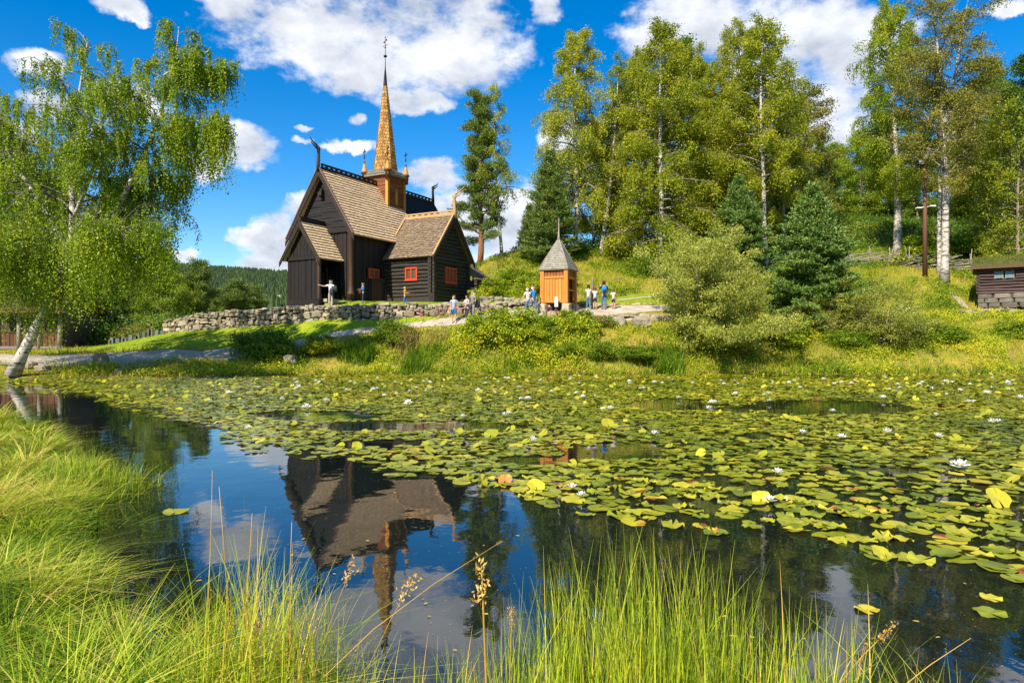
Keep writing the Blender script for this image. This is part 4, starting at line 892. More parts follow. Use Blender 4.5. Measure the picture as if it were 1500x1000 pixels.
grove('birch_tree', B8, 16.0, 735, 59.5, 122, 0.0, 'thin see-through weeping birch beside the tall pine right of the church', .95)
# right hand birches
B9 = broadleaf(109, [(0,0,0),(-.05,0,6),(.3,0,13),(.6,0,20)], .30, lambda t: min(1,(t-.2)*4)*(1-max(0,t-.75)/.36), 2.9, .30, 64, 7, 9, .12, 15, .75, (.7,1.9), (20,55), 1.1, .12, mat=LBIRCH)
grove('birch_tree', B9, 20.0, 1314, 61, 6, 2.8, 'big weeping birch with thick pale trunk and hanging twigs, left of the lamp mast', 1.0)
B10 = broadleaf(110, [(0,0,0),(.15,0,6),(-.1,0,11),(-.9,0,20)], .27, lambda t: min(1,(t-.25)*4)*(1-max(0,t-.75)/.42), 3.4, .34, 46, 7, 7, .11, 12, .35, (.5,1.0), (25,60), .3, .15,
     forks=[([(0.05,0,11),(.9,.2,14),(1.9,0,20.2)], .15, 22, 2.8, .1), ([(.02,0,9.5),(1.8,-.3,12),(3.0,-.3,15)], .07, 10, 2.0, .2), ([(-.02,0,9.8),(-1.6,.3,12.2),(-3.0,.2,15)], .07, 10, 2.2, .2)], mat=LOLIVE, aspect=.7, limb_r=.02)
grove('birch_tree', B10, 20.0, 1383, 52.8, -12, .1, 'tall forked birch with sparse olive leaves and white trunk right of the lamp mast', 1.0)
T2 = broadleaf(111, [(0,0,0),(.1,0,7),(.3,0,15)], .19, lambda t: .5*(1-t), 1.2, .7, 10, 4, 2, .11, 8, .4, mat=LOLIVE)
grove('birch_tree', T2, 15.0, 1376, 54.6, 120, 1.0, 'second slimmer white birch trunk rising close behind the forked birch', 1.0)
# wood on the slope behind, right
wood = 'trees of the wood on the slope behind the two right birches'
for k, (m_, hm, px, Y, top, sx_, lab) in enumerate([
    (B6,12,1222,92,215,1.2,'pale green rounded tree beside the little brown hut on the slope'), (B6,12,1262,88,195,1.1,'rounded leafy tree directly right of the little brown hut, behind the grass slope'),
    (B5,15,1300,90,165,1.1,'leafy tree on the slope seen behind the weeping birch trunk'), (B7,15,1245,100,240,1.2,'thin olive birch at the far skyline above the little brown hut'),
    (B5,15,1345,88,180,1.1,'leafy tree on the slope seen just behind the lamp mast'), (B6,12,1400,92,215,1.3,'rounded shaded tree on the slope right behind the forked birch trunk'),
    (B7,15,1430,78,120,1.3,'olive birch with feathery top right of the forked birch'), (B5,15,1462,84,95,1.2,'tall dark leafy tree near the right edge of the wood'),
    (B5,15,1500,76,88,1.2,'tallest leafy tree at the right edge of the picture'), (B6,12,1450,98,190,1.4,'shaded rounded tree deep in the wood at the right'),
    (B6,12,1540,84,140,1.4,'leafy tree just beyond the right edge of the picture'), (B5,15,1205,82,200,.8,'narrow deep green tree left of the little brown hut'),
    (B6,12,1330,104,250,1.5,'rounded tree deep in the wood behind the lamp mast'), (B5,15,1280,108,210,1.5,'farthest leafy tree in the wood behind the weeping birch'),
    (B7,15,1400,110,150,1.5,'farthest olive birch in the wood behind the forked birch'), (B5,15,1510,104,120,1.5,'farthest leafy tree of the wood at the right edge')]):
    grove('leafy_tree' if m_ is not B7 else 'birch_tree', m_, float(hm), px, Y, top, k*1.3, lab, sx_, wood)
B11 = broadleaf(112, [(0,0,0),(.1,.1,3),(-.1,0,6),(.1,0,9)], .16, lambda t: .55+.8*math.sin(min(1,max(0,t))*2.7)*.7, 3.6, .03, 52, 7, 8, .14, 13, .3, (.4,.8), (5,55), .3, .2, mat=LMID, bark=BARKG)
grove('leafy_tree', B11, 9.0, 1492, 56, 205, .8, 'bright green bushy tree standing above the log hut at the right edge', .9)
grove('leafy_tree', B11, 9.0, 1445, 62, 300, 2.8, 'low bright green bushy tree behind the turf of the log hut', .8)
LGRN = leafmat('alder_leaves', [(0.0,(0.03,0.07,0.008)),(0.45,(0.11,0.19,0.014)),(0.8,(0.24,0.33,0.025)),(1.0,(0.40,0.42,0.04))], 0.35, 0.45, 0.7)
LHERB = leafmat('raspberry_leaves', [(0.0,(0.05,0.11,0.01)),(0.4,(0.20,0.29,0.015)),(0.75,(0.45,0.47,0.03)),(1.0,(0.66,0.52,0.04))], 0.3, 0.5, 0.9)
# willow bushes by the water
def bush(seed, H, Rr, stems, leaf, per, mat, bark=BARKG, weep=.25, twig=(.3,.7), n1=9, spread=74, t0=.08, aspect=.36, n2=5, n3=4):
    rng = np.random.default_rng(seed); fk = []; 
    for k in range(stems):
        az = k*2.4; e = R(rng.uniform(6, spread)); L = H*rng.uniform(.78,1.05)*(1.0 if e < .7 else .86); b = np.array([rng.normal(0,.15), rng.normal(0,.15), 0]); br = branch(b, az, math.pi/2-e, L*.92, rng.uniform(-.1,.35), rng, 4, .07)
        fk.append((br, .035*H/3, n1, Rr*.5, t0))
    return broadleaf(seed, fk[0][0], fk[0][1], lambda t: 1.1-.6*t, Rr*.5, t0, n1, n2, n3, leaf, per, weep, twig, (0,50), .3, .10, fk[1:], aspect, .02, mat=mat, bark=bark, down=.1)
W1 = bush(401, 5.2, 2.6, 26, .105, 12, LWILLOW, n1=10, n3=8)
W2 = bush(402, 3.9, 2.7, 20, .11, 9, LWILLOW, n1=8, n3=6)
S1 = bush(403, 1.6, 1.4, 12, .12, 9, LHERB, n1=8, aspect=.6, twig=(.2,.45), n3=5)
S2 = bush(404, 1.4, 1.2, 11, .10, 9, LGRN, n1=8, aspect=.6, twig=(.3,.8), n3=5)
plant_tree('willow_bush', W1, 1042, 40.2, .4, 1.38, 'large rounded silvery yellow willow bush on the bank left of the big spruce', 'bush', sxy=.92)
plant_tree('willow_bush', W2, 1292, 41.5, 1.4, 1.05, 'wide low willow bush with bare splayed stems on the bank right of the big spruce', 'bush', sxy=1.15)
plant_tree('willow_bush', W2, 1195, 42.4, 3.4, .62, 'small grey green willow shrub at the foot of the big spruce', 'bush', sxy=1.2)
# snag in the water-side willow
mb = MB(31)
for k in range(9):
    a = k*.7; mb.tube([(0,0,-.1),(math.cos(a)*.45,math.sin(a)*.3,.9),(math.cos(a)*.9,math.sin(a)*.5,1.7+.3*math.sin(k*3)),(math.cos(a)*1.2,math.sin(a)*.6,2.3+.4*math.sin(k*3))], [.05,.04,.028,.01], 6)
p_ = (X(1290,40.4), 40.4); tag(mb.build('bare_shrub', BARKG, loc=(*p_, hz(*p_))), 'bare grey branching stems standing in front of the low willow bush', 'shrub')
sb = [(S1,700,39.6,.95,1.1,'yellow green bush on the bank below the couple, leftmost of the yellow ones'),(S1,748,39.7,1.1,1.1,'yellow green bush on the bank directly below the walking couple'),(S1,795,39.8,.7,1.3,'yellow green bush on the bank left of the orange shelter'),
      (S1,846,40.2,.9,1.0,'leafy bush on the bank directly under the orange shelter'),(S2,826,38.9,.5,1.3,'low dark green bush at the water edge below the shelter'),(S2,880,38.8,.68,1.2,'low dark green bush at the water edge right of the shelter'),
      (S2,930,38.8,.55,1.7,'low dark green bush at the water edge nearest the large willow'),(S2,580,40.3,.95,1.1,'dark bush with dry stalks on the bank below the transept'),(S2,385,40.0,1.05,1.3,'dark green bush beside the path at the left bank'),(S2,410,39.2,.7,1.6,'low dark bush at the water left of the dry stalks'),
      (S2,885,41.6,.55,1.2,'small green shrub hanging over the big boulders'),(S1,470,39.5,.6,1.8,'low green bush between the dark bush and the dry stalks'),(S1,1150,40.4,.8,1.6,'yellow green bush at the water edge left of the spruce foot'),
      (S2,1235,40.8,.75,1.6,'dark green bush in front of the spruce foot'),(S2,1370,41.6,.9,1.6,'green bush at the right side of the low willow'),(S1,1480,41.6,.6,1.4,'yellow green bush on the dry bank below the log hut'),
      (S1,1350,58,1.4,1.3,'green bush on the grass slope behind the lamp mast'),(S2,1395,60,1.6,1.3,'dark bush on the slope behind the forked birch trunk'),(S2,760,53,.8,1.5,'green bush high on the scrubby slope behind the church'),(S1,810,51,.8,1.5,'yellow green bush on the slope above the orange shelter'),
      (S1,725,50.5,.9,1.4,'yellow green bush at the foot of the slope beside the church shadow'),(S2,955,55,1.2,1.3,'dark bush at the foot of the widest birch'),(S1,775,49.5,.8,1.4,'yellow green bush in the middle of the scrubby slope'),(S2,1110,52,1.1,1.4,'green bush behind the large willow at the lawn edge')]
for k, (m_, px, Y, s, sx_, lab) in enumerate(sb): plant_tree('bush', m_, px, Y, k*1.7, s, lab, 'bush', sxy=sx_)
# left: big weeping birch leaning over the water, and trees behind the hut
yl = 33.0; lx = X(20, yl); Lz = hz(lx, yl)
q = lambda px, py, dy=0: ((px-750)/FPX*(yl+dy)-lx, dy, CAMZ-(py-500)/FPX*(yl+dy)-Lz)
hero = broadleaf(501, [q(18,548),q(48,486),q(80,428),q(103,372),q(112,310,.4),q(100,235,.8),q(118,130,.6),q(128,60,.4)], .27, lambda t: min(1,(t-.2)*3)*(1-max(0,t-.6)/.62), 4.4, .36, 44, 7, 4, .10, 30, .88, (.5,2.1), (20,50), 1.0, .05,
    forks=[([q(100,385),q(150,340,-.5),q(190,270,-1),q(225,190,-1),q(255,110,-.6),q(262,38,-.4)], .17, 34, 2.6, .25, (.5,1.9)),
           ([q(112,330),q(150,300,1),q(215,270,.6),q(262,255,.2)], .08, 18, 1.5, .2, (.8,3.2)),
           ([q(225,190,-1),q(265,178,-1.2),q(300,175,-1.2),q(325,192,-1.2)], .06, 22, 1.5, .15, (1.0,4.4)),
           ([q(240,110,-.6),q(275,85,-.6),q(300,90,-.6),q(322,112,-.6)], .05, 20, 1.3, .15, (.8,2.6)),
           ([q(104,372),q(60,300,1),q(10,220,1.2),q(-10,130,1)], .14, 34, 3.6, .25),
           ([q(108,320),q(140,240,-1.6),q(150,170,-2),q(165,110,-2)], .11, 26, 2.6, .25),
           ([q(92,400),q(55,372,-.6),q(15,350,-1),q(-30,330,-1)], .10, 38, 3.2, .1, (1.4,4.6)),
           ([q(110,350),q(150,335,-2),q(172,340,-2.5),q(192,358,-3)], .08, 34, 2.6, .1, (1.5,4.6)),
           ([q(92,400),q(115,375,2),q(135,365,3),q(155,370,3.6)], .06, 20, 2.2, .1, (1.2,4.0)), ([q(80,428),q(50,400,2),q(0,380,3),q(-60,370,3)], .08, 26, 3.0, .2, (1.2,4.2))], mat=LBIRCH, limb_r=.017, down=.9)
e = empty('birch_tree', (lx, yl, Lz-.05), 0, 'big white barked weeping birch leaning over the water at the left', 'tree'); link('trunk', hero[0], e); link('crown', hero[1], e)
left = 'dark trees in the shade behind the weeping birch'
for k, (nm, m_, hm, px, Y, top, sx_, lab) in enumerate([
    ('leafy_tree',B5,15,190,62,300,1.2,'dark leafy tree behind the hanging twigs of the weeping birch'),('leafy_tree',B6,12,235,60,372,1.1,'low dark tree just left of the wall end'),('leafy_tree',B5,15,140,64,310,1.2,'dark leafy tree behind the turf roofed shed gable'),
    ('leafy_tree',B5,15,20,58,190,1.1,'leafy tree behind the turf roofed shed at the left edge'),('leafy_tree',B6,12,75,60,260,1.2,'rounded tree behind the turf roofed shed roof'),('leafy_tree',B5,15,-40,56,150,1.1,'leafy tree beyond the left edge of the picture'),
    ('pine_tree',PN2,9,291,72,388,.85,'round topped pine with orange trunk behind the left end of the wall'),('pine_tree',PN2,9,345,84,415,1.2,'broad low pine behind the wall, left of the church'),('pine_tree',PN2,9,372,88,422,1.0,'pine nearest the church in the gap above the wall'),
    ('leafy_tree',B6,12,262,70,418,1.1,'small dark tree between the wall end and the round topped pine'),('pine_tree',PN2,9,320,86,428,1.1,'low pine between the round topped pine and the broad pine')]):
    grove(nm, m_, float(hm), px, Y, top, k*1.1, lab, sx_, left)
# ------------------------------------------------------------------ grass, undergrowth
GRASS = leafmat('meadow_grass', [(0.0,(0.07,0.12,0.010)),(0.4,(0.22,0.28,0.018)),(0.75,(0.40,0.38,0.04)),(1.0,(0.56,0.42,0.10))], 0.3, 0.6, 0.5, .15)
HERB = leafmat('herb_leaves', [(0.0,(0.05,0.11,0.010)),(0.4,(0.19,0.29,0.014)),(0.75,(0.42,0.45,0.025)),(1.0,(0.62,0.50,0.035))], 0.3, 0.5, 0.6, .2)
BLADE = leafmat('bank_grass', [(0.0,(0.03,0.075,0.006)),(0.35,(0.13,0.25,0.012)),(0.7,(0.40,0.48,0.035)),(0.9,(0.58,0.54,0.10)),(1.0,(0.62,0.46,0.18))], 0.35, 0.45, 0.7, .25)  # darkest stop paints the deep shade inside the tussocks
REED = leafmat('rush_stems', [(0.0,(0.14,0.22,0.015)),(0.4,(0.34,0.44,0.03)),(0.7,(0.55,0.55,0.07)),(1.0,(0.66,0.38,0.10))], 0.25, 0.4, 3.0, .3)
def blades(px_, py_, pz_, H, W, az, lean, nseg, rng, curve=1.6):
    """curved tapering blades: (n, nseg, 4, 3)"""
    n = len(px_); base = np.stack([px_, py_, pz_], 1); d = np.stack([np.sin(az), np.cos(az), np.zeros(n)], 1); s = np.stack([np.cos(az+rng.normal(0,.7,n)), -np.sin(az+rng.normal(0,.7,n)), np.zeros(n)], 1)
    rows = []
    for k in range(nseg+1):
        t = k/nseg; hor = (lean*H)*t**curve; up = H*t*(1-0.35*np.minimum(lean,1.6)*t); c = base+d*hor[:,None]; c[:,2] += up; w = W*(1-t)**.7 if k < nseg else W*.06
        rows.append((c-s*np.asarray(w)[:,None]*.5, c+s*np.asarray(w)[:,None]*.5))
    Q = [np.stack([rows[k][0], rows[k][1], rows[k+1][1], rows[k+1][0]], 1) for k in range(nseg)]
    return np.stack(Q, 1)
rng = np.random.default_rng(77)
def scatter(n, x0, x1, y0, y1, f=None):
    x = rng.uniform(x0, x1, n); y = rng.uniform(y0, y1, n)
    if f is not None: k = f(x, y); x, y = x[k], y[k]
    return x, y
_pp = []
def on_path(x, y):
    base = np.interp(x, [-50,X(0,37.6),X(150,38),X(300,39.4),X(400,40.3),X(560,41.4),X(700,42),X(830,43.8),X(960,45),X(1050,45.6)], [37.5,37.4,38,39.4,40.3,41.4,42,43.8,45,45.6])
    wid = np.interp(x, [-50,X(0,37.6),X(150,38),X(300,39.4),X(400,40.3),X(560,41.4),X(700,42),X(830,43.8),X(960,45)], [2.6,2.4,1.9,1.2,.75,.55,.75,1.1,.9])
    return (np.abs(y-base) < wid) & (x < X(1060,45.6))
def church_fp(x, y):
    c, s = math.cos(-CHR), math.sin(-CHR); dx, dy = x-CH.x, y-CH.y; u = dx*c-dy*s; v = dx*s+dy*c
    return ((np.abs(u) < 2.8) & (v > -1.8) & (v < 14)) | ((u > 0) & (u < 7.2) & (v > 3.9) & (v < 8.8))
def wallband(x, y):
    yy = np.interp(x, [X(238,46.6),X(330,45),X(470,43.4),X(600,42.8),X(700,43.1),X(800,45)], [46.6,45,43.4,42.8,43.1,45]); return (np.abs(y-yy-.3) < .5) & (x < X(800,45))
ok_ = lambda x, y: (pond_dist(x, y) > .05) & ~on_path(x, y) & ~church_fp(x, y) & ~wallband(x, y)
# meadow grass and lawn on the far side
x, y = scatter(190000, -30, 42, 33, 66, ok_); n = len(x); lw = lawn_at(x, y) > .5
keep = np.where(lw, rng.random(n) < .8, value_noise(x, y, 21, 3, .5) > .30) & ((y < 60) | (rng.random(n) < .5)); x, y, lw = x[keep], y[keep], lw[keep]; n = len(x); z = hgt(x, y)-.03
pn = value_noise(x, y, 31, 3, .35); H = np.where(lw, rng.uniform(.05,.12,n), rng.uniform(.15,.50,n)*(0.5+pn)); W = np.where(lw, .03, rng.uniform(.022,.05,n))
H = np.where((y < 47) & ~lw & (x < 12) & (y > 43), H*.35, H)
Q = blades(x, y, z, H, W, rng.uniform(0,6.28,n), rng.uniform(.1,.9,n), 2, rng); tint = np.clip(np.where(lw, .30, .12+.95*value_noise(x+70, y+70, 41, 3, .22)+np.where((y > 47) & (x < 12), .14, 0))+rng.normal(0,.14,n), 0, 1)
tag(link('meadow_grass', quads_mesh('meadow_grass', Q.reshape(-1,4,3), GRASS, np.repeat(tint, 2))), label='grass on the bank, terrace and hillside across the pond', cat='grass', kind='stuff')
# leafy herbs and low scrub across the bank and hillside
def herbs(name, label, x, y, hgt_, spread, nl, leaf, mat, tintf):
    n = len(x); z = hgt(x, y); h = hgt_*rng.uniform(.5,1.2,n); a = rng.normal(0,1,(n,nl,3))*np.array([spread,spread,0]); a[:,:,2] = rng.uniform(0.03,1,(n,nl))
    pos = np.stack([x[:,None]+a[:,:,0], y[:,None]+a[:,:,1], z[:,None]+h[:,None]*a[:,:,2]*(1-.5*np.clip((a[:,:,0]**2+a[:,:,1]**2)/(spread*2)**2,0,1))], -1).reshape(-1,3)
    t = np.clip(np.repeat(tintf(x, y), nl)+rng.normal(0,.16,n*nl), 0, 1)
    return tag(link(name, quads_mesh(name, leaf_quads(pos, leaf, rng, -.15, .6), mat, t)), label=label, cat='undergrowth', kind='stuff')
nb = lambda x, y: value_noise(x, y, 51, 3, .55)
x, y = scatter(26000, -22, 40, 34, 46.5, lambda x, y: ok_(x, y) & (lawn_at(x, y) < .5) & (nb(x, y) > .44) & ((x > -14) | (y < 37.8)) & ~((x > X(610,41)) & (x < X(1020,44)) & (y > 41.2)))
herbs('bank_undergrowth', 'leafy green and yellow herbs growing on the far bank of the pond', x, y, .42, .13, 13, .10, HERB, lambda x, y: .1+.85*value_noise(x+9, y+9, 61, 3, .3))
x, y = scatter(5200, X(655,39.5), X(890,41), 38.0, 41.2, lambda x, y: ok_(x, y) & (nb(x*1.7+7, y*1.7) > .36+.5*np.clip((X(700,40)-x)/1.8,0,1)+.5*np.clip((x-X(850,40))/1.6,0,1)+.3*np.clip((38.9-y)/.8,0,1)))
herbs('raspberry_thicket', 'bright yellow green raspberry thicket on the bank below the shelter', x, y, .62+.6*value_noise(x, y, 64, 2, .9), .16, 15, .11, LHERB, lambda x, y: .05+.9*value_noise(x+9, y+9, 61, 3, .8))
x, y = scatter(16000, -4, 42, 47, 66, lambda x, y: ok_(x, y) & (lawn_at(x, y) < .5) & (nb(x+33, y) > .52))
herbs('slope_scrub', 'patchy low green scrub on the slope behind the church and shelter', x, y, .45, .18, 13, .13, HERB, lambda x, y: .05+.6*value_noise(x+9, y+9, 62, 3, .3))
x, y = scatter(14000, 14, 75, 64, 104, lambda x, y: nb(x+33, y) > .35)
herbs('wood_floor_scrub', 'green scrub and saplings on the floor of the wood on the slope', x, y, 1.1, .3, 12, .22, LDEEP, lambda x, y: .2+.6*value_noise(x+9, y+9, 63, 3, .2))
x, y = scatter(5200, -48, -24, 46, 66, lambda x, y: ok_(x, y))
herbs('shaded_thicket', 'shaded green thicket under the trees behind the turf roofed shed', x, y, 1.8, .35, 14, .2, LDEEP, lambda x, y: .1+.5*value_noise(x+9, y+9, 63, 3, .2))
x, y = scatter(5000, 0, 24, 59, 72, lambda x, y: nb(x+3, y) > .4)
herbs('grove_undergrowth', 'shaded green saplings under the trunks of the hilltop grove', x, y, 1.0, .25, 12, .18, LDEEP, lambda x, y: .2+.5*value_noise(x+9, y+9, 63, 3, .2))
x, y = scatter(1500, -60, 60, 36.6, 38.4, lambda x, y: (pond_dist(x, y) > -.35) & (pond_dist(x, y) < .7))
n = len(x); x = np.repeat(x, 12)+rng.normal(0,.12,n*12); y = np.repeat(y, 12)+rng.normal(0,.12,n*12); m = len(x)
Q = blades(x, y, np.maximum(hgt(x, y), -.1), rng.uniform(.25,.7,m), rng.uniform(.02,.035,m), rng.uniform(0,6.28,m), rng.uniform(.2,1.2,m), 3, rng)
tag(link('shore_sedge', quads_mesh('shore_sedge', Q.reshape(-1,4,3), BLADE, np.repeat(np.clip(rng.normal(.4,.25,m),0,1), 3))), label='sedge fringing the far edge of the pond', cat='sedge', kind='stuff')
x, y = scatter(900, X(330,38), X(1000,38), 37.2, 39.2, lambda x, y: (pond_dist(x, y) > -.1) & (value_noise(x+3, y*.5, 91, 2, .5) > .5))
n = len(x); x = np.repeat(x, 22)+rng.normal(0,.16,n*22); y = np.repeat(y, 22)+rng.normal(0,.16,n*22); m = len(x)
Q = blades(x, y, np.maximum(hgt(x, y), -.1), rng.uniform(.4,1.05,m), rng.uniform(.025,.05,m), rng.uniform(0,6.28,m), rng.uniform(.1,.9,m), 3, rng)
tag(link('shore_reeds', quads_mesh('shore_reeds', Q.reshape(-1,4,3), BLADE, np.repeat(np.clip(rng.normal(.2,.2,m),0,1), 3))), label='patches of taller reeds tinted dark as a shaded band along the far waterline below the church and shelter', cat='reeds', kind='stuff')  # low tint puts a shaded band into the reed colour
# dry brown stalks below the transept, pink willowherb
DRY = leafmat('dry_stalks', [(0.0,(0.20,0.13,0.05)),(1.0,(0.50,0.36,0.16))], 0.2, 0.7, 2.0)
def stalks(name, label, cat, px, Y, n, spread, hh, mat, heads=None):
    x0, y0 = X(px, Y), Y; x = rng.normal(0, spread, n); y = rng.normal(0, spread*.6, n); z = hgt(x+x0, y+y0)-hz(x0, y0); H = rng.uniform(.6,1.1,n)*hh
    Q = blades(x, y, z, H, np.full(n,.022), rng.uniform(0,6.28,n), rng.uniform(.05,.35,n), 3, rng)
    e = empty(name, (x0, y0, hz(x0, y0)-.03), 0, label, cat); link('stem', quads_mesh('stem', Q.reshape(-1,4,3), mat, np.repeat(rng.random(n), 3)), e)
    tips = Q[:, -1, 2]
    lp = np.repeat(tips, 14, 0)+rng.normal(0, 1, (n*14, 3))*np.array([.03,.03,.10])*(1 if heads else 1.2); lp[:,2] -= .08
    link('flower_head' if heads else 'seed_head', quads_mesh('head', leaf_quads(lp, .045, rng, .2, .7), heads or mat, rng.random(len(lp))), e); return e
PINK = leafmat('pink_flowers', [(0.0,(0.42,0.05,0.20)),(1.0,(0.70,0.20,0.42))], 0.2, 0.6, 2.0)
stalks('dry_stalks', 'clump of tall dry straw coloured stalks on the bank below the transept', 'dry plant', 592, 39.4, 130, .6, 1.5, DRY)
stalks('dry_stalks', 'small clump of brown stalks at the left of the yellow bushes', 'dry plant', 640, 39.8, 60, .4, 1.0, DRY)
stalks('dry_stalks', 'rusty brown dock stalks by the stake fence near the wall end', 'dry plant', 196, 46.0, 70, .9, 1.1, DRY)
for px, Y, s_, lab in ((876,40.9,.35,'pink flowering willowherb below the big boulders, the farthest right one'),(842,41.8,.45,'pink willowherb beside the orange shelter posts'),(808,42.0,.3,'pink willowherb under the left side of the orange shelter'),
                    (612,41.9,.4,'pink willowherb before the wall under the transept window'),(580,40.8,.3,'pink willowherb above the dry straw stalks'),(655,42.0,.5,'dusty pink willowherb left of the woman in blue shorts')):
    stalks('willowherb', lab, 'flower', px, Y, 18, s_, .8, HERB, PINK)

# near left bank: tussocks of long grass lying over
x, y = scatter(1500, -17, 0, 2.6, 17.5, lambda x, y: (pond_dist(x, y) > -.06) & (x < -1.15))
d_ = np.hypot(x, y); k = (rng.random(len(x)) < np.clip(1.15-d_/26, .3, 1)) & (value_noise(x+5, y, 75, 2, 1.3) > .27); x, y = x[k], y[k]; n = len(x)
pd = pond_dist(x, y); tz = hgt(x, y); flow = value_noise(x, y, 71, 2, .9)*5.5-.9; hs = (0.12+.44*np.clip(value_noise(x, y, 72, 2, 1.1)*1.5-.25,0,1)**1.6)*rng.uniform(.8,1.25,n)*np.where(pd < .3, .75, 1)
per = np.clip((1750/ (3+np.hypot(x,y))).astype(int), 75, 280); idx = np.repeat(np.arange(n), per); m = len(idx); rr_ = np.abs(rng.normal(0, .17, m)); aa = rng.uniform(0, 6.28, m)
bx, by = x[idx]+rr_*np.sin(aa), y[idx]+rr_*np.cos(aa); az = flow[idx]+rng.normal(0,.55,m); rad = rng.random(m) < .78; az = np.where(rad, aa, az)
dist = np.hypot(bx, by); Hb = hs[idx]*rng.uniform(.55,1.35,m); Wb = np.clip(.0045+dist*.0009, .007, .018)*rng.uniform(.7,1.3,m); bz = hgt(bx, by)-.02
Q = blades(bx, by, bz, Hb, Wb, az, rng.uniform(.5,2.2,m), 4, rng, 1.6)
tint = np.clip(.04+.86*value_noise(x[idx], y[idx], 73, 3, .8)+rng.normal(0,.19,m)+.12*rng.normal(0,1,n)[idx]+(rng.random(m) < .05)*.5, 0, 1)
print('bank blades', m)
tag(link('bank_grass', quads_mesh('bank_grass', Q.reshape(-1,4,3), BLADE, np.repeat(tint, 4))), label='long lush grass lying in tussocks on the near left bank', cat='grass', kind='stuff')
x, y = scatter(110000, -9, -1.0, 2.6, 12, lambda x, y: (pond_dist(x, y) > .0) & (x/y > -.85)); n = len(x)
Q = blades(x, y, hgt(x, y)-.01, rng.uniform(.05,.19,n), rng.uniform(.004,.008,n), rng.uniform(0,6.28,n), rng.uniform(.2,1.4,n), 2, rng)
tag(link('short_bank_grass', quads_mesh('short_bank_grass', Q.reshape(-1,4,3), BLADE, np.repeat(np.clip(.0+.5*value_noise(x, y, 76, 3, .9)+rng.normal(0,.12,n),0,1), 2))), label='short grass between the tussocks on the near left bank', cat='grass', kind='stuff')  # tint kept low to paint shaded gaps between the tussocks
# rushes at the water's edge, bottom of the picture
def rushes(name, label, cx, cy, sx, sy, n, h0, h1, lean=.22, seed=1, tb=.35, w=.0062):
    r = np.random.default_rng(seed); x = r.normal(0, sx, n); y = r.normal(0, sy, n); z = np.maximum(hgt(x+cx, y+cy), -.25)
    H = r.uniform(h0, h1, n)*np.exp(-(x/(sx*2.4))**2); Q = blades(x+cx, y+cy, z-.03, H, np.full(n, w)*r.uniform(.7,1.3,n), r.uniform(0,6.28,n), np.abs(r.normal(0, lean, n))+.03, 5, r, 2.0)
    t = np.clip(r.normal(tb, .2, n)+(r.random(n) < .07)*.5, 0, 1)
    return tag(link(name, quads_mesh(name, Q.reshape(-1,4,3), REED, np.repeat(t, 5))), label=label, cat='rushes', kind='stuff')
rushes('rushes', 'dense stand of upright rushes at the bottom right of the pond edge', .55, 3.08, .46, .17, 2300, .45, 1.14, .15, 3, .33)
rushes('rushes', 'rushes running out thinly to the right along the near pond edge', 1.35, 3.0, .42, .14, 330, .35, .80, .38, 4, .45)
rushes('rushes', 'mixed green and straw rushes at the lower left corner of the open water', -1.15, 3.25, .27, .22, 1100, .45, 1.0, .40, 5, .38)
rushes('rushes', 'thin low rushes in the middle of the near pond edge', -.35, 3.0, .4, .12, 200, .2, .55, .40, 6, .45)
rushes('rushes', 'upright tussock of rushes on the point of the left bank', -4.75, 8.1, .3, .3, 1100, .40, .75, .5, 7, .22, .010)
rushes('dry_rushes', 'dry orange and straw coloured stems among the left rushes', -1.15, 3.2, .2, .18, 110, .6, 1.12, .18, 14, .88, .007)
rushes('dry_rushes', 'dry brown tipped stems among the right hand rushes', .9, 3.05, .5, .15, 90, .5, .92, .2, 15, .9, .006)
rushes('dry_rushes', 'dry stems crossing at the middle of the near pond edge', -.5, 3.05, .4, .12, 40, .4, .75, .6, 16, .9, .005)
# tall straw stems with seed heads
STRAW = leafmat('straw', [(0.0,(0.30,0.17,0.06)),(0.5,(0.50,0.30,0.09)),(1.0,(0.62,0.45,0.19))], 0.2, 0.55, 2.0)
def straw(label, x0, y0, x1, y1, z1, head, r=.0035, k=0, bend=.1):
    zb = max(hz(x0, y0), -.1); e = empty('grass_stem', (x0, y0, zb), 0, label, 'grass stem'); mb = MB(k)
    pts = [((x1-x0)*(t**1.4), (y1-y0)*t, (z1-zb)*(t-bend*t*t*(1 if abs(x1-x0) > .3 else 0))) for t in (0,.25,.5,.75,1)]; mb.tube(pts, [r,r*.9,r*.8,r*.65,r*.4], 5, .5); mb.build('stem', STRAW, e)
    rg_ = np.random.default_rng(k); d = np.array(pts[-1])-np.array(pts[-2]); d /= np.linalg.norm(d); m = 90 if head > 0 else 0
    if m:
        u = rg_.uniform(-1, .15, m)[:,None]; c = np.array(pts[-1])+d*u*head+rg_.normal(0, head*.10, (m,3)); link('seed_head', quads_mesh('seed_head', leaf_quads(c, head*.15, rg_, -.6, .4), STRAW, rg_.random(m)), e)
straw('thick pale cattail like stem with fuzzy head at the bottom centre', -.10, 2.95, -.13, 2.9, .84, .16, .0075, 1)
straw('short stem with fuzzy head just right of the pale cattail like stem', -.02, 2.95, .0, 2.9, .66, .07, .004, 2)
straw('long orange straw leaning right from the left rushes', -1.0, 3.0, -.05, 3.3, .92, .03, .003, 3)
straw('upright orange straw, tallest in the left rushes', -1.28, 3.15, -1.33, 3.1, 1.14, .0, .003, 4)
straw('orange straw beside the tallest one in the left rushes', -1.22, 3.1, -1.18, 3.1, 1.02, .0, .003, 5)
straw('thin straw bent to the left over the grassy bank', -1.5, 3.3, -1.58, 3.6, 1.12, .0, .0028, 6)
straw('flowering straw leaning right at the bottom right', 1.25, 2.95, 1.62, 2.9, .66, .10, .0035, 7)
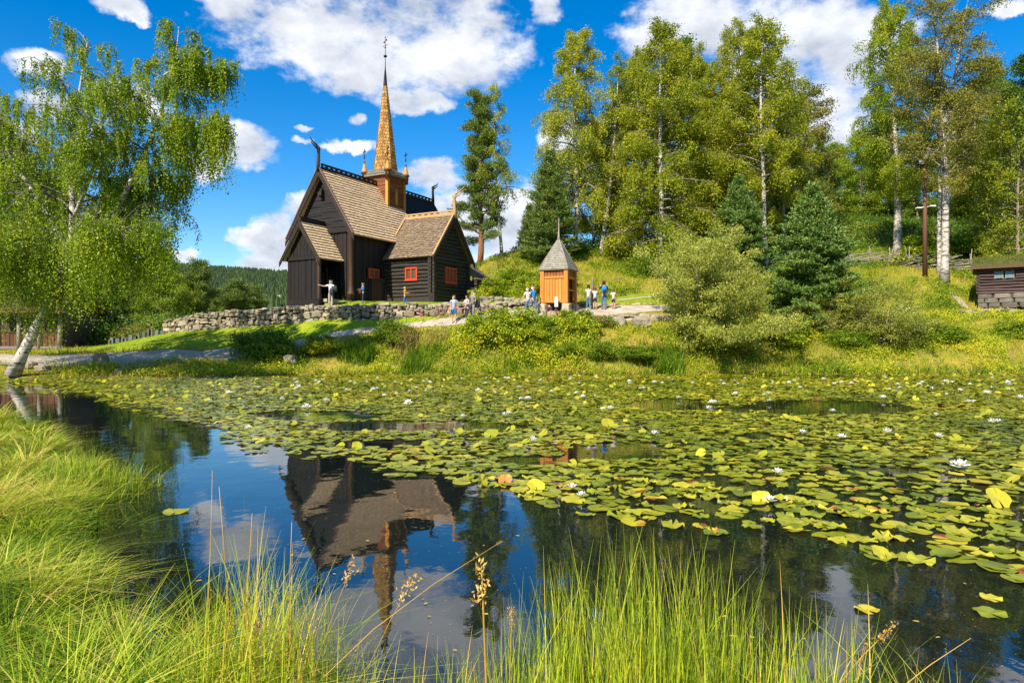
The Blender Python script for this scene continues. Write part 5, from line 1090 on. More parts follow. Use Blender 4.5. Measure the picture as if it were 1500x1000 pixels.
straw('last straw at the right leaning far over the water', 1.45, 2.95, 1.95, 2.9, .60, .0, .003, 8)
straw('faint flowering grass stem in front of the mirrored spire', -.75, 3.1, -.45, 3.1, .72, .12, .002, 9)
straw('faint flowering grass stem left of the mirrored spire', -.95, 3.1, -.72, 3.1, .80, .12, .002, 10)
straw('straight straw standing between the left rushes and mirrored church', -1.05, 3.2, -1.0, 3.1, .98, .0, .003, 11)

# ------------------------------------------------------------------ water lilies
PAD = leafmat('lily_pads', [(0.0,(0.07,0.105,0.012)),(0.35,(0.195,0.225,0.018)),(0.7,(0.335,0.32,0.026)),(0.9,(0.48,0.42,0.035)),(0.96,(0.42,0.20,0.04)),(1.0,(0.20,0.06,0.03))], 0.12, 0.28, 0.25, .5, .08)
def pad_verts(rng, r=1.0, nseg=13, curl=.05, notch=.35):
    a = notch/2+np.arange(nseg)*(2*math.pi-notch)/(nseg-1); rr = r*(1+rng.normal(0,.035,nseg)); z = curl*rng.normal(0,.5,nseg)+curl*.3
    return np.c_[rr*np.cos(a), rr*np.sin(a), z]
def lily_cover(px, py):            # where pads lie, in the plan of the pond given by pixel rays
    edge = np.interp(px, [-200,60,150,220,300,350,420,470,560,640,700,760,860,1000,1150,1250,1350,1500,1800], [560,566,590,604,620,650,668,668,690,705,712,742,758,780,792,815,828,868,900])
    return edge-py
def cov(x, y):
    px = 750+FPX*x/y; py = 500+CAMZ*FPX/y; e = lily_cover(px, py); n1_ = value_noise(x, y*.6, 81, 3, .45); n2_ = value_noise(x+40, y, 82, 2, 1.6)
    hole = np.zeros(x.shape, bool)
    for (cx, cy, rx, ry) in ((1200,597,150,11),(985,594,70,9),(905,662,75,14),(470,609,90,8),(600,625,150,8),(60,590,110,16),(1110,640,30,5),(1290,690,60,5),(830,548,60,3),(1180,552,80,3),(790,675,60,7),(560,650,70,5)):
        hole |= ((px-cx)/rx)**2+((py-cy)/ry)**2 < 1+(n2_-.5)*1.4
    dens = np.clip(e/22+.1, 0, 1)*np.where(py < 700, .85, .68)+(n1_-.5)*1.1
    return (pond_dist(x, y) < -.1) & (e > -6+ (n2_-.5)*30) & ~hole & (rng.random(x.shape) < dens+.18)
# Poisson-like jittered grid so pads overlap only a little
def pads_field():
    out = []
    g = .178; gx_, gy_ = np.meshgrid(np.arange(-26, 36, g), np.arange(4.2, 37.4, g)); x = gx_.ravel()+rng.uniform(-.09,.09,gx_.size); y = gy_.ravel()+rng.uniform(-.09,.09,gx_.size)
    k = (np.abs(x/y) < .82) & cov(x, y); return x[k], y[k]
lx_, ly_ = pads_field(); N_ = len(lx_); print('pads', N_)
ld = np.hypot(lx_, ly_); order = np.argsort(ld); near = order[:292]; rest = order[292:]
var = []
for k in range(14):
    rg_ = np.random.default_rng(900+k); pv = pad_verts(rg_, 1.0, 17, .035); pv2 = pv*np.array([.45,.45,.3]); V = np.r_[[[0,0,.0]], pv2, pv]; F3 = []
    me = MB(k); t = [.18,.25,.33,.4,.48,.3,.55,.42,.64,.5,.72,.8,.9,.36][k]
    for i in range(16):
        me.face([V[0], V[1+i], V[2+i]], t, True); me.face([V[1+i], V[18+i], V[19+i], V[2+i]], t, True)
    var.append(me.mesh('lily_pad', PAD))
PG = 'water lily pads floating nearest the camera'
for c, i in enumerate(near):
    o = link('lily_pad', var[int(rng.integers(0, 14)) if rng.random() < .9 else 10]); r = rng.uniform(.07,.145); o.location = (lx_[i], ly_[i], .006+rng.uniform(0,.012)); o.rotation_euler = (rng.normal(0,.05), rng.normal(0,.05), rng.uniform(0,6.28)); o.scale = (r, r*rng.uniform(.8,1), rng.choice([.12,.2,.5,.9]))
    tag(o, 'round water lily pad floating flat on the dark water near the camera', 'lily pad', PG)
i = rest; n = len(i); nseg = 11; a = .2+np.arange(nseg)*(2*math.pi-.4)/(nseg-1); th = rng.uniform(0,6.28,n); r = rng.uniform(.065,.135,n)*np.clip(1+(ly_[i]-20)*.0,1,1)
tl_ = rng.random(n) < .05; r = np.where(tl_, r*.72, r); tilt = np.where(tl_, rng.uniform(.3,.9,n), np.abs(rng.normal(0,.05,n))); ta = rng.uniform(0,6.28,n)
rim = r[:,None]*(1+rng.normal(0,.04,(n,nseg))); lxv = rim*np.cos(a[None]+th[:,None]); lyv = rim*np.sin(a[None]+th[:,None]); al = lxv*np.cos(ta)[:,None]+lyv*np.sin(ta)[:,None]
zz = al*np.sin(tilt)[:,None]+(r*np.sin(tilt))[:,None]*.8+.01+rng.uniform(0,.015,n)[:,None]+rng.normal(0,.006,(n,nseg))+np.where(tilt>.25,1,0)[:,None]*(np.abs(al)**2)*1.5
V = np.concatenate([np.stack([lx_[i], ly_[i], .01+(r*np.sin(tilt))*.8], -1)[:,None], np.stack([lx_[i][:,None]+lxv, ly_[i][:,None]+lyv, zz], -1)], 1)
F = (np.stack([np.zeros(nseg-1,int), 1+np.arange(nseg-1), 2+np.arange(nseg-1)], -1)[None]+np.arange(n)[:,None,None]*(nseg+1)).reshape(-1,3)
tint = np.clip(.12+.62*value_noise(lx_[i], ly_[i], 83, 3, .8)+rng.normal(0,.12,n)+(rng.random(n) < .05)*.4+np.where(tilt > .3, .2, 0), 0, 1)
tag(link('lily_pads', np_mesh('lily_pads', V.reshape(-1,3), F, PAD, np.repeat(tint, nseg-1))), label='carpet of water lily pads covering the middle and far side of the pond', cat='lily pads', kind='stuff')
# large raised pads
def big_pad(label, px, py, r, tilt, az, tint, Y=None):
    Y = Y or CAMZ*FPX/(py-500); mb = MB(5); rg_ = np.random.default_rng(int(px)); pv = pad_verts(rg_, r, 17, .012); pv = np.c_[pv[:,1], -pv[:,0], pv[:,2]]
    for k in range(17): pv[k,2] += (pv[k,0]**2)*.9
    for k in range(16): mb.face([(0,0,0), pv[k], pv[k+1]], tint, True)
    o = mb.build('raised_lily_pad', PAD, loc=(X(px,Y), Y, r*math.sin(tilt)*.75)); o.rotation_euler = (tilt, 0, az); tag(o, label, 'lily pad')
for a_ in (('big pale yellow lily pad standing on edge at the right side',1462,741,.14,.9,.2,.84),('upright yellow green lily pad right behind the fallen white flower',1115,735,.10,.75,-.4,.8),('reddish brown curled lily pad, left of the two by the mirrored gable',706,712,.09,1.3,.9,.95),
          ('reddish lily pad tipped up in front of the orange mirrored shelter',740,708,.09,.8,-.2,.96),('peach coloured lily pad tipped up left of the nearest white flowers',785,718,.11,.7,.3,.87),('small half sunk yellow green pad standing at the right middle',1290,815,.085,.55,.5,.7),
          ('single bright pad lying alone in the open water at the left',257,750,.13,.03,.2,.45),('single yellow pad alone near the right bottom corner',1270,893,.08,.03,.2,.9),('single green pad alone at the far right bottom',1450,898,.10,.03,.2,.35),('single brownish pad at the right bottom, beside the mirrored trunk',1452,877,.07,.1,.2,.74),
          ('bright green pad tipped up among flat pads at the middle',890,625,.14,.8,.2,.6),('shiny green pad tipped up left of the mirrored people',720,640,.14,.6,-.3,.5)): big_pad(*a_)
# fallen leaves floating
LEAF = leafmat('fallen_leaf', [(0.0,(0.5,0.40,0.05)),(1.0,(0.36,0.22,0.08))], .1, .5, 2)
lm = [np_mesh('fallen_leaf', [(-1,0,0),(-.3,.5,.05),(.6,.35,.12),(1,0,.03),(.5,-.45,.0),(-.4,-.4,.06)], [[0,5,4,3,2,1][::-1]], LEAF, [t]) for t in (.1,.5,.9)]
for k in range(44):
    py = rng.uniform(690, 960); px = rng.uniform(250, 760) if k < 34 else rng.uniform(800, 1480); Y = CAMZ*FPX/(py-500)
    if k >= 34: py = rng.uniform(850, 960); Y = CAMZ*FPX/(py-500)
    o = link('fallen_leaf', lm[k%3]); o.location = (X(px,Y), Y, .006); o.rotation_euler = (rng.normal(0,.1), 0, rng.uniform(0,6.28)); s = rng.uniform(.010,.028); o.scale = (s, s, s)
    tag(o, 'small yellow birch leaf floating on the open dark water', 'leaf', 'fallen leaves floating on the water')
x, y = scatter(3800, -5, 4, 3.6, 14, lambda x, y: (pond_dist(x, y) < -.05) & (value_noise(x, y, 95, 3, .8) > .42)); n = len(x); s_ = rng.uniform(.002,.007,n)
th = rng.uniform(0,6.28,n); Q = np.stack([np.stack([x+s_*np.cos(th+a)*(1 if a in (0,3.14) else .6), y+s_*np.sin(th+a)*(1 if a in (0,3.14) else .6), np.full(n,.004)], -1) for a in (0,1.57,3.14,4.71)], 1)
tag(link('floating_specks', quads_mesh('floating_specks', Q, LEAF, rng.random(n))), label='pollen and tiny leaf specks drifting on the open water', cat='floating debris', kind='stuff')
# flowers
PETAL = pmat('white_petals', (0.74,0.74,0.70), (0.86,0.86,0.82), rough=.5, bump=0); STAM = pmat('yellow_stamens', (0.65,0.42,0.03), (0.75,0.55,0.06), rough=.6, bump=0)
def flower(open_=1.0, seed=0):
    mb = MB(seed); r = random.Random(seed)
    for ring, (n, L, e) in enumerate(((6,1.0,12),(6,.9,35),(6,.72,58),(5,.5,74))):
        for k in range(n):
            a = (k+.5*(ring%2))*2*math.pi/n+r.uniform(-.1,.1); el = R(min(88, e+(1-open_)*35+r.uniform(-5,5))); c, s_ = math.cos(el), math.sin(el); d = Vector((math.cos(a)*c, math.sin(a)*c, s_)); sd = Vector((-math.sin(a), math.cos(a), 0)); up = d.cross(sd)*-1
            b = Vector((0,0,.04)); w = .19*L
            pts = [b, b+d*L*.35+sd*w-up*.02, b+d*L*.72+sd*w*.75+Vector((0,0,.05)), b+d*L+Vector((0,0,.10)), b+d*L*.72-sd*w*.75+Vector((0,0,.05)), b+d*L*.35-sd*w-up*.02]
            mb.face(pts, None, True)
    pm = mb.mesh('petals', PETAL); m2 = MB(seed); m2.lathe([(.16,.05),(.24,.2),(.2,.34),(.05,.3)], (0,0,0), 9); return pm, m2.mesh('stamens', STAM)
fl = [flower(1.0,1), flower(.8,2), flower(.55,3)]
def put_flower(px, py, r, kind, label, group=None):
    Y = CAMZ*FPX/(py-500); o = link('water_lily_flower', fl[kind][0], loc=(X(px,Y), Y, .03+r*.25)); o.scale = (r,r,r); o.rotation_euler = (rng.normal(0,.15), rng.normal(0,.15), rng.uniform(0,6.28)); tag(o, label, 'water lily', group); link('stamens', fl[kind][1], o)
for px, py, r, k, lab in ((838,722,.09,0,'white water lily flower, left of the nearest pair'),(852,732,.07,1,'white water lily flower, right of the nearest pair'),(1127,741,.09,0,'white water lily flower before the upright yellow pad'),(1139,699,.09,2,'leaning white water lily flower above the upright yellow pad'),
      (1233,645,.10,0,'white water lily flower in the middle of the right hand pads'),(363,631,.09,1,'white water lily flower at the left tip of the pad field'),(1374,644,.10,0,'white water lily flower right of the middle, level with the one left of it')): put_flower(px, py, r, k, lab)
fp = [(858,583),(1215,605),(1370,612),(1170,572),(1092,579),(1135,590),(1430,590),(1490,588),(1395,578),(770,588),(735,579),(597,595),(571,581),(543,575),(666,558),(720,562),(816,577),(850,579),(893,603),(886,602),(1040,603),(1041,592),(999,585),(1296,585),(1120,581),(1440,579),(1355,573),(1480,560),(1330,565),(1250,566),(1160,562),(1065,566),(1015,565),(960,563),(905,558),(640,570),(620,563),(500,574),(480,590),(450,600),(410,585),(380,570),(330,578),(300,590),(520,563),(440,566),(700,575),(760,570),(745,557),(790,560),(870,556),(940,572),(1200,558),(1290,556),(1400,562),(1450,556),(1100,556),(980,556),(560,557),(600,556),(470,558),(360,560),(310,566),(735,610),(780,650),(1180,640),(1395,690),(960,640),(1300,640),(1460,625)]
for k, (px, py) in enumerate(fp):
    for j in range(1 if k % 3 else 2): put_flower(px+rng.normal(0,7), py+rng.normal(0,1.2), rng.uniform(.09,.14), int(rng.integers(0,3)), 'white water lily flower among the crowded pads toward the far shore', 'white water lily flowers scattered over the far pads')
for k in range(55): put_flower(rng.uniform(420,1560), 553+rng.gamma(2,7), rng.uniform(.085,.125), int(rng.integers(0,3)), 'white water lily flower among the crowded pads toward the far shore', 'white water lily flowers scattered over the far pads')
# ------------------------------------------------------------------ shelter
KX, KY = X(818.5,44), 44.0; KZ = hz(KX, KY)+.02
ks = empty('timber_shelter', (KX, KY, KZ), R(-24), 'orange oiled wood shelter with tall grey pyramid roof and spike beside the path', 'shelter'); kb = .80; kz0 = 4.28-KZ; kz1 = 6.42-KZ
KR = pmat('red_brown_panel', (0.26,0.065,0.014), (0.40,0.13,0.03), (5,5,.8), .5, .15)
for x in (-1,1):
    for y in (-1,1):
        mb = MB(1); mb.box((x*kb-.13,y*kb-.13,kz0-.04),(x*kb+.13,y*kb+.13,kz1)); mb.build('corner_post', ORNW, ks)
        mb = MB(2); V = blob((x*kb,y*kb,(kz0-.3)/2-.05),(.27,.27,(kz0+.3)/2),np.random.default_rng(x*3+y+7),(8,6),.08,.35); me = np_mesh('base_stone', V, blob_faces((8,6)), STONE, [mb.r.random()]*len(blob_faces((8,6)))); link('base_stone', me, ks)
def kpanel(name, O, U, N__, w, z0, z1, mat, seed): m = MB(seed); vplanks(m, O, U, w, z0, lambda a: z1, N__, pw=.2, th=.03, seed=seed); return m.build(name, mat, ks)
zr = kz1-.62
kpanel('side_panel', (-kb+.13,-kb-.02,0), UX, -UY, 2*kb-.26, kz0, zr, ORNW, 1); kpanel('upper_panel', (-kb+.13,-kb-.02,0), UX, -UY, 2*kb-.26, zr+.14, kz1-.04, KR, 2); kpanel('side_panel', (-kb-.02,kb-.13,0), -UY, -UX, 2*kb-.26, kz0, zr, ORNW, 3); kpanel('upper_panel', (-kb-.02,kb-.13,0), -UY, -UX, 2*kb-.26, zr+.14, kz1-.04, KR, 4)
kpanel('upper_panel', (kb+.02,-kb+.13,0), UY, UX, 2*kb-.26, zr+.14, kz1-.04, KR, 5); kpanel('back_panel', (kb-.13,kb+.02,0), -UX, UY, 2*kb-.26, kz0, kz1-.04, KR, 6)
for a, b in (((-kb+.1,-kb-.08,zr),(kb-.1,-kb+.05,zr+.14)),((kb-.05,-kb+.1,zr-.02),(kb+.08,kb-.1,zr+.14)),((-kb-.08,-kb+.1,zr),(-kb+.05,kb-.1,zr+.14)),((kb-.05,-kb+.1,kz1-.09),(kb+.05,kb-.1,kz1-.0)),((-kb+.1,-kb-.05,kz1-.09),(kb-.1,-kb+.05,kz1)),((-kb+.1,-kb-.06,kz0-.02),(kb-.1,-kb+.06,kz0+.1)),((kb-.06,-kb+.1,kz0+.75),(kb+.06,kb-.1,kz0+.83)),((kb-.06,-kb+.1,kz0-.12),(kb+.04,kb-.1,kz0-.02))):
    mb = MB(3); mb.box(a, b); mb.build('rail', ORNW, ks)
mb = MB(4); mb.box((-kb+.1,kb-.5,kz0+.38),(kb-.15,kb-.08,kz0+.44)); mb.build('bench', DOORW, ks); mb = MB(4); mb.box((-kb+.05,-kb+.05,kz0-.1),(kb-.05,kb-.05,kz0-.03)); mb.build('floor', DOORW, ks)
mb = MB(5); he = 1.0; za = 8.44-KZ; ez = kz1-.04; cs = [(-he,-he),(he,-he),(he,he),(-he,he)]
mb.hexa([(x,y,ez-.06) for x,y in cs]+[(x,y,ez) for x,y in cs], .2)
for k in range(4):
    A_1, B_1 = Vector((*cs[k],ez)), Vector((*cs[(k+1)%4],ez)); ap = Vector((0,0,za)); U = (B_1-A_1).normalized(); W = ap-(A_1+B_1)/2; mb.face([A_1,B_1,ap], .2); Lw = W.length
    nr_ = 17
    for r_ in range(nr_):
        w0, w1 = Lw*r_/nr_, Lw*min(nr_,r_+1.25)/nr_; c = (A_1+B_1)/2; Wn = W.normalized(); Nn = U.cross(Wn); hw0 = he*(1-w0/Lw); hw1 = he*(1-w1/Lw); u = -hw0
        while u < hw0-.01:
            du = min(random.Random(r_*50+int(u*99)+k).uniform(.1,.24), hw0-u); f = lambda uu, hw: max(-hw, min(hw, uu)); t = mb.r.random(); p = lambda uu, w, n_: c+U*uu+Wn*w+Nn*n_
            mb.face([p(u,w0,.028), p(u+du-.006,w0,.028), p(f(u+du-.006,hw1),w1,.004), p(f(u,hw1),w1,.004)], t); mb.face([p(u,w0,0), p(u+du-.006,w0,0), p(u+du-.006,w0,.028), p(u,w0,.028)], t*.4); u += du
for k in range(4): mb.tube([(cs[k][0]*1.0,cs[k][1]*1.0,ez+.03),(0,0,za+.03)], .035, 5, .8)
rf = mb.build('roof', GREYS, ks); mb = MB(6); mb.lathe([(.10,za-.15),(.075,za+.1),(.05,za+.6),(.028,za+1.1),(.006,za+1.35)], (0,0,0), 8); mb.build('finial', GREYW, rf)
# sign and posts
PAPER = pmat('white_notice', (0.74,0.74,0.70), (0.8,0.8,0.77), bump=0)
x0, y0 = X(815,42.9), 42.9; z0 = hz(x0,y0); sg = empty('notice_post', (x0,y0,z0-.05), R(-12), 'white notice on a short dark post in front of the orange shelter', 'sign')
mb = MB(7); mb.box((-.05,-.03,0),(.05,.03,.75)); mb.build('post', DARK, sg); mb = MB(7); mb.box((-.11,-.07,.62),(.11,-.03,1.02),.5); mb.box((-.10,-.07,1.04),(.10,-.03,1.24),.6); nt_ = mb.build('notice', PAPER, sg)
x0, y0 = X(868,44.9), 44.9; z0 = hz(x0,y0); mb = MB(8); mb.tube([(0,0,-.1),(0,0,1.9),(.01,0,2.05)], [.09,.085,.06], 8); tag(mb.build('wooden_post', GREYW, loc=(x0,y0,z0)), 'grey round wooden post standing between the woman in jeans and the girl', 'post')
def stone_at(name, label, px, Y, r3, seed, cat='stone'):
    x0, y0 = X(px,Y), Y; b = (10,8); V = blob((0,0,0), r3, np.random.default_rng(seed), b, .12, .6); V[:,2] += r3[2]*.75
    return tag(link(name, np_mesh(name, V, blob_faces(b), STONE, [.4]*len(blob_faces(b))), loc=(x0,y0,hz(x0,y0)-.05)), label, cat)
stone_at('standing_stone', 'squarish grey standing stone at the water side of the gravel path', 148, 36.2, (.34,.3,.42), 3)
stone_at('standing_stone', 'small pale standing stone below the walking couple', 798, 42.0, (.14,.12,.36), 4)
for k, (px, Y, r3, lab) in enumerate([(40,34.6,(.5,.3,.2),'low rock at the foot of the leaning birch, left one'),(62,34.4,(.34,.25,.18),'small tan rock right of the leaning birch foot'),(175,34.6,(.22,.2,.2),'round reddish stone at the water edge left bank'),(905,41.6,(.5,.4,.35),'rounded boulder on the bank below the backpacker'),(940,41.7,(.6,.4,.35),'flat boulder on the bank right below the small girl'),
      (425,38.3,(.4,.3,.3),'dark rock at the water edge below the path bend'),(735,41.3,(.7,.4,.18),'flat stone step on the path below the couple')]): stone_at('rock', lab, px, Y, r3, 20+k, 'rock')
# lamp mast
RUST = pmat('rust_brown_pole', (0.12,0.05,0.03), (0.22,0.10,0.06), (4,4,1), .7, .2); GALV = pmat('grey_metal', (0.35,0.36,0.37), (0.5,0.5,0.5), rough=.4, metallic=.5)
x0, y0 = X(1355,54), 54.0; z0 = hz(x0,y0); hm = CAMZ+(500-228)/FPX*y0-z0; lm_ = empty('lamp_mast', (x0,y0,z0-.1), 0, 'tall rust brown lamp mast with floodlights between the two big right birches', 'lamp mast')
mb = MB(9); mb.tube([(0,0,0),(0,0,hm)], [.19,.13], 10); mb.build('pole', RUST, lm_)
for (x, z, w, a) in ((.25,hm+.15,.34,0),(-.42,hm-.55,.3,1),(-.12,hm-.1,.2,0)):
    mb = MB(10); mb.box((x-w,-.32,z-.17),(x+w,.12,z+.25)); mb.box((x-.05,-.1,z-.5),(x+.05,.05,z-.15)); fl_ = mb.build('floodlight', DARK, lm_); mb = MB(10); mb.box((x-w*.85,-.35,z-.12),(x+w*.85,-.322,z+.2)); mb.build('lens', GALV, fl_)
zc = CAMZ+(500-302)/FPX*y0-z0; mb = MB(11); mb.tube([(-.55,-.1,zc-.05),(.55,-.1,zc+.08)], .03, 6); mb.box((-.75,-.25,zc-.1),(-.35,.0,zc-.02)); mb.box((.3,-.25,zc+.04),(.72,.0,zc+.14)); mb.build('cross_arm_lamps', PAPER, lm_)
# pole fence on the slope
def pole_fence(name, label, pts, seed, sticks=None):
    r = random.Random(seed); e = None; mb = MB(seed); Ls = 0
    o0 = pts[0]; z0 = hz(*o0); root = empty(name, (o0[0],o0[1],z0), 0, label, 'fence'); st = MB(seed+1)
    for k in range(len(pts)-1):
        a, b = Vector((*pts[k],0)), Vector((*pts[k+1],0)); d = b-a; n = max(1, int(d.length/1.3))
        for j in range(n):
            c = a+d*(j+.5)/n; zz = hz(c.x,c.y)-z0; c0 = Vector((c.x-o0[0],c.y-o0[1],zz)); dn = d.normalized()
            for s in range(7):
                h = .12+s*.15+r.uniform(-.04,.04); L = r.uniform(1.2,2.1); tl = r.uniform(.0,.22); mb.tube([c0+Vector((0,r.uniform(-.08,.08),h-tl))-dn*L*.6, c0+Vector((0,r.uniform(-.08,.08),h+tl))+dn*L*.6], r.uniform(.025,.05), 5)
            for y in (-.09,.09): lean = r.uniform(-.35,.35); st.tube([c0+Vector((0,y,-.2)), c0+Vector((lean,y,r.uniform(1.35,1.9)))], .03, 5)
    mb.build('rails', GREYW, root); st.build('stakes', GREYW, root)
pole_fence('pole_fence', 'rough grey split pole fence crossing the grass slope behind the lamp mast', [(X(1205,60),60),(X(1290,58.5),58.5),(X(1345,56.5),56.5),(X(1400,55.5),55.5),(X(1445,54.5),54.5)], 3)
pole_fence('pole_fence', 'short piece of pole fence under the tallest grove birch', [(X(1090,57),57),(X(1135,57),57)], 5)
mb = MB(12)
for k in range(13):
    x0 = X(238-k*6.4-2*(k%3),45.5); mb.box((x0-X(238,45.5)-.11,-.05,-.3+hz(x0,45.5)-hz(X(238,45.5),45.5)),(x0-X(238,45.5)+.12,.05,.38+random.Random(k*7+1).uniform(-.16,.12)+hz(x0,45.5)-hz(X(238,45.5),45.5)))
tag(mb.build('slate_fence', pmat('slate', (0.08,0.085,0.09), (0.20,0.205,0.21)), loc=(X(238,45.5),45.5,hz(X(238,45.5),45.5))), 'fence of upright grey slate slabs running left from the wall end', 'fence')
# log hut at the right
HX, HY = X(1440,47), 47.4; HZ = CAMZ+(500-449)/FPX*47-.05; hut = empty('log_hut', (HX,HY,HZ), R(-36), 'small dark log hut with turf roof on a stone footing at the right edge', 'hut')
OLDL = pmat('old_logs', (0.035,0.018,0.016), (0.13,0.085,0.07), (1.2,1.2,8), .7, .5)
mb = MB(13); Lh, Dh = 6.0, 4.0
hlogs(mb, (0,0,0), UX, Lh, .9, 2.75, -UY, h=.19, seed=1, skip=(2.1-.0-1.25,2.1+.0-.05,1.95,2.45)); hlogs(mb, (0,Dh,0), -UY, Dh, .9, 2.75, -UX, h=.19, seed=2); hlogs(mb, (Lh,0,0), UY, Dh, .9, 2.75, UX, h=.19, seed=3)
mb.prism([(-.02,.1,2.7),(-.02,Dh-.1,2.7),(-.02,Dh/2,3.35)], (.12,0,0)); mb.prism([(Lh-.1,.1,2.7),(Lh-.1,Dh-.1,2.7),(Lh-.1,Dh/2,3.35)], (.12,0,0)); mb.box((.1,.08,.8),(Lh-.1,.16,2.7),.2); mb.build('log_wall', OLDL, hut)
for k in range(8): mb = MB(14); y_ = -.02; mb.box((-.16,-.1,.95+k*.22),(.02,.14,.95+k*.22+.17)); mb.build('log_end', OLDL, hut)
rg_ = np.random.default_rng(8); VV = []; T = []; 
for r_ in range(3):
    xx = -.1
    while xx < Lh: w = rg_.uniform(.4,1.1); VV.append(blob((xx+w/2, -.02, .12+r_*.31), (w/2*1.03,.25,.19), rg_, (8,6), .11, .5)); T += [rg_.random()]*len(blob_faces((8,6))); xx += w
bf = blob_faces((8,6)); F = (bf[None]+np.arange(len(VV))[:,None,None]*48).reshape(-1,4); ft = link('stone_footing', np_mesh('stone_footing', np.concatenate(VV), F, pmat('footing_stone', (0.07,0.06,0.05), (0.26,0.22,0.17), (1.4,1.4,1.4), .85, .6), T), hut); mb = MB(15); mb.box((0,.1,-.6),(Lh,Dh,.92)); mb.build('footing_core', GAP, ft)
for x_ in (1.12, 1.72): mb = MB(16); mb.box((x_-.22,-.05,1.97),(x_+.22,.05,2.43)); w_ = mb.build('window', pmat('pale_blue_pane', (0.10,0.17,0.19), (0.20,0.30,0.33), rough=.2, bump=0) if 'pale_blue_pane' not in MATS else MATS['pale_blue_pane'], hut); mb = MB(16); mb.box((x_-.015,-.075,1.97),(x_+.015,-.052,2.43)); mb.box((x_-.25,-.08,1.93),(x_-.2,-.03,2.47)); mb.box((x_+.2,-.08,1.93),(x_+.25,-.03,2.47)); mb.build('window_frame', GREYW, w_)
def turf_roof(root, x0, x1, y0, y1, ze, zr, seed, thick=.22):
    ym = (y0+y1)/2; mb = MB(seed)
    for (ya, s) in ((y0,1),(y1,-1)):
        q = [(x0,ya,ze),(x1,ya,ze),(x1,ym,zr),(x0,ym,zr)]; mb.hexa([(a,b,c-.08) for a,b,c in q]+q if s > 0 else [(a,b,c-.08) for a,b,c in (q[1],q[0],q[3],q[2])]+[q[1],q[0],q[3],q[2]])
    rf = mb.build('roof_boards', RUST, root); mb = MB(seed)
    for (ya, s) in ((y0,1),(y1,-1)):
        q = [(x0+.06,ya+.05*s,ze+.02),(x1-.06,ya+.05*s,ze+.02),(x1-.06,ym,zr+.02),(x0+.06,ym,zr+.02)]; up = [(a,b,c+thick) for a,b,c in q]
        if s < 0: q = [q[1],q[0],q[3],q[2]]; up = [up[1],up[0],up[3],up[2]]
        mb.hexa(q+up)
    tf = mb.build('turf', pmat('turf_sod', (0.06,0.05,0.02), (0.18,0.15,0.04), nscale=3, bump=.6) if 'turf_sod' not in MATS else MATS['turf_sod'], root)
    r = np.random.default_rng(seed); n = 5000; x = r.uniform(x0+.08,x1-.08,n); y = r.uniform(y0,y1,n); z = zr-(zr-ze)*np.abs(y-ym)/((y1-y0)/2)+thick; Q = blades(x, y, z-.02, r.uniform(.06,.32,n), np.full(n,.025), r.uniform(0,6.28,n), r.uniform(.1,1,n), 2, r)
    link('roof_grass', quads_mesh('roof_grass', Q.reshape(-1,4,3), GRASS, np.repeat(np.clip(r.normal(.2,.15,n),0,1), 2)), tf)
turf_roof(hut, -.5, Lh+.5, -.5, Dh+.5, 2.72, 3.45, 3)
# little brown hut up the slope
x0, y0 = X(1226,93), 93.0; z0 = CAMZ+(500-311)/FPX*y0; h2 = empty('slope_hut', (x0,y0,z0), R(25), 'tiny red brown hut high on the slope between the spruce and the wood', 'hut')
BRN = pmat('red_brown_boards', (0.16,0.05,0.03), (0.25,0.09,0.05)); mb = MB(17); mb.box((-1.8,-1.2,-3.5),(1.8,1.2,1.0)); mb.prism([(-1.8,-1.2,1.0),(-1.8,1.2,1.0),(-1.8,0,1.8)], (3.6,0,0)); mb.build('wall', BRN, h2)
mb = MB(18)
for s in (1,-1): q = [Vector((-2.1,-1.5*s,.82)),Vector((2.1,-1.5*s,.82)),Vector((2.1,0,1.88)),Vector((-2.1,0,1.88))]; mb.hexa(q+[p+Vector((0,0,.1)) for p in q])
mb.build('roof', TRIM, h2); mb = MB(18); mb.box((-.4,-1.25,-.4),(.4,-1.2,.5)); mb.build('window', GLASS, h2)
# turf roofed open shed at the left
SX, SY = X(-60,44), 43.6; SZ = hz(X(60,44),44)+.02; shed = empty('turf_shed', (SX,SY,SZ), R(4), 'open fronted wooden shed with turf roof behind the leaning birch', 'shed'); W_ = X(92,44)-SX
for k in range(6): mb = MB(19+k); x_ = .2+(W_-.4)*k/5; mb.tube([(x_,0,-.1),(x_,0,2.35)], [.15,.12], 8); mb.build('post', GREYW, shed)
mb = MB(26); mb.box((-.1,-.12,2.3),(W_+.1,.12,2.5)); mb.box((0,-.1,.02),(W_,.1,.2)); mb.build('front_beam', GREYW, shed)
SHW = pmat('shed_boards', (0.07,0.03,0.016), (0.20,0.09,0.045), (5,5,.8), .7, .3); mb = MB(27); vplanks(mb, (.2,.05,0), UX, W_-.4, .15, lambda a: 1.05, -UY, pw=.22, seed=5); mb.build('half_wall', SHW, shed)
mb = MB(28); mb.box((.2,-.03,1.05),(W_-.2,.08,1.15)); mb.build('rail', DOORW, shed)
for k in range(16): mb = MB(29); x_ = W_-2.4+k*.15; mb.box((x_,.0,1.15),(x_+.05,.06,2.3)); mb.build('slat', DOORW, shed)
mb = MB(30); mb.box((.1,3.9,0),(W_-.1,4.0,2.5)); mb.box((W_-.1,.1,0),(W_,4,2.5)); mb.prism([(W_-.08,.1,2.4),(W_-.08,4,2.4),(W_-.08,2,3.6)], (.06,0,0)); mb.build('back_wall', DOORW, shed)
turf_roof(shed, -.5, W_+.5, -.75, 4.8, 2.42, 4.1, 9, .28)

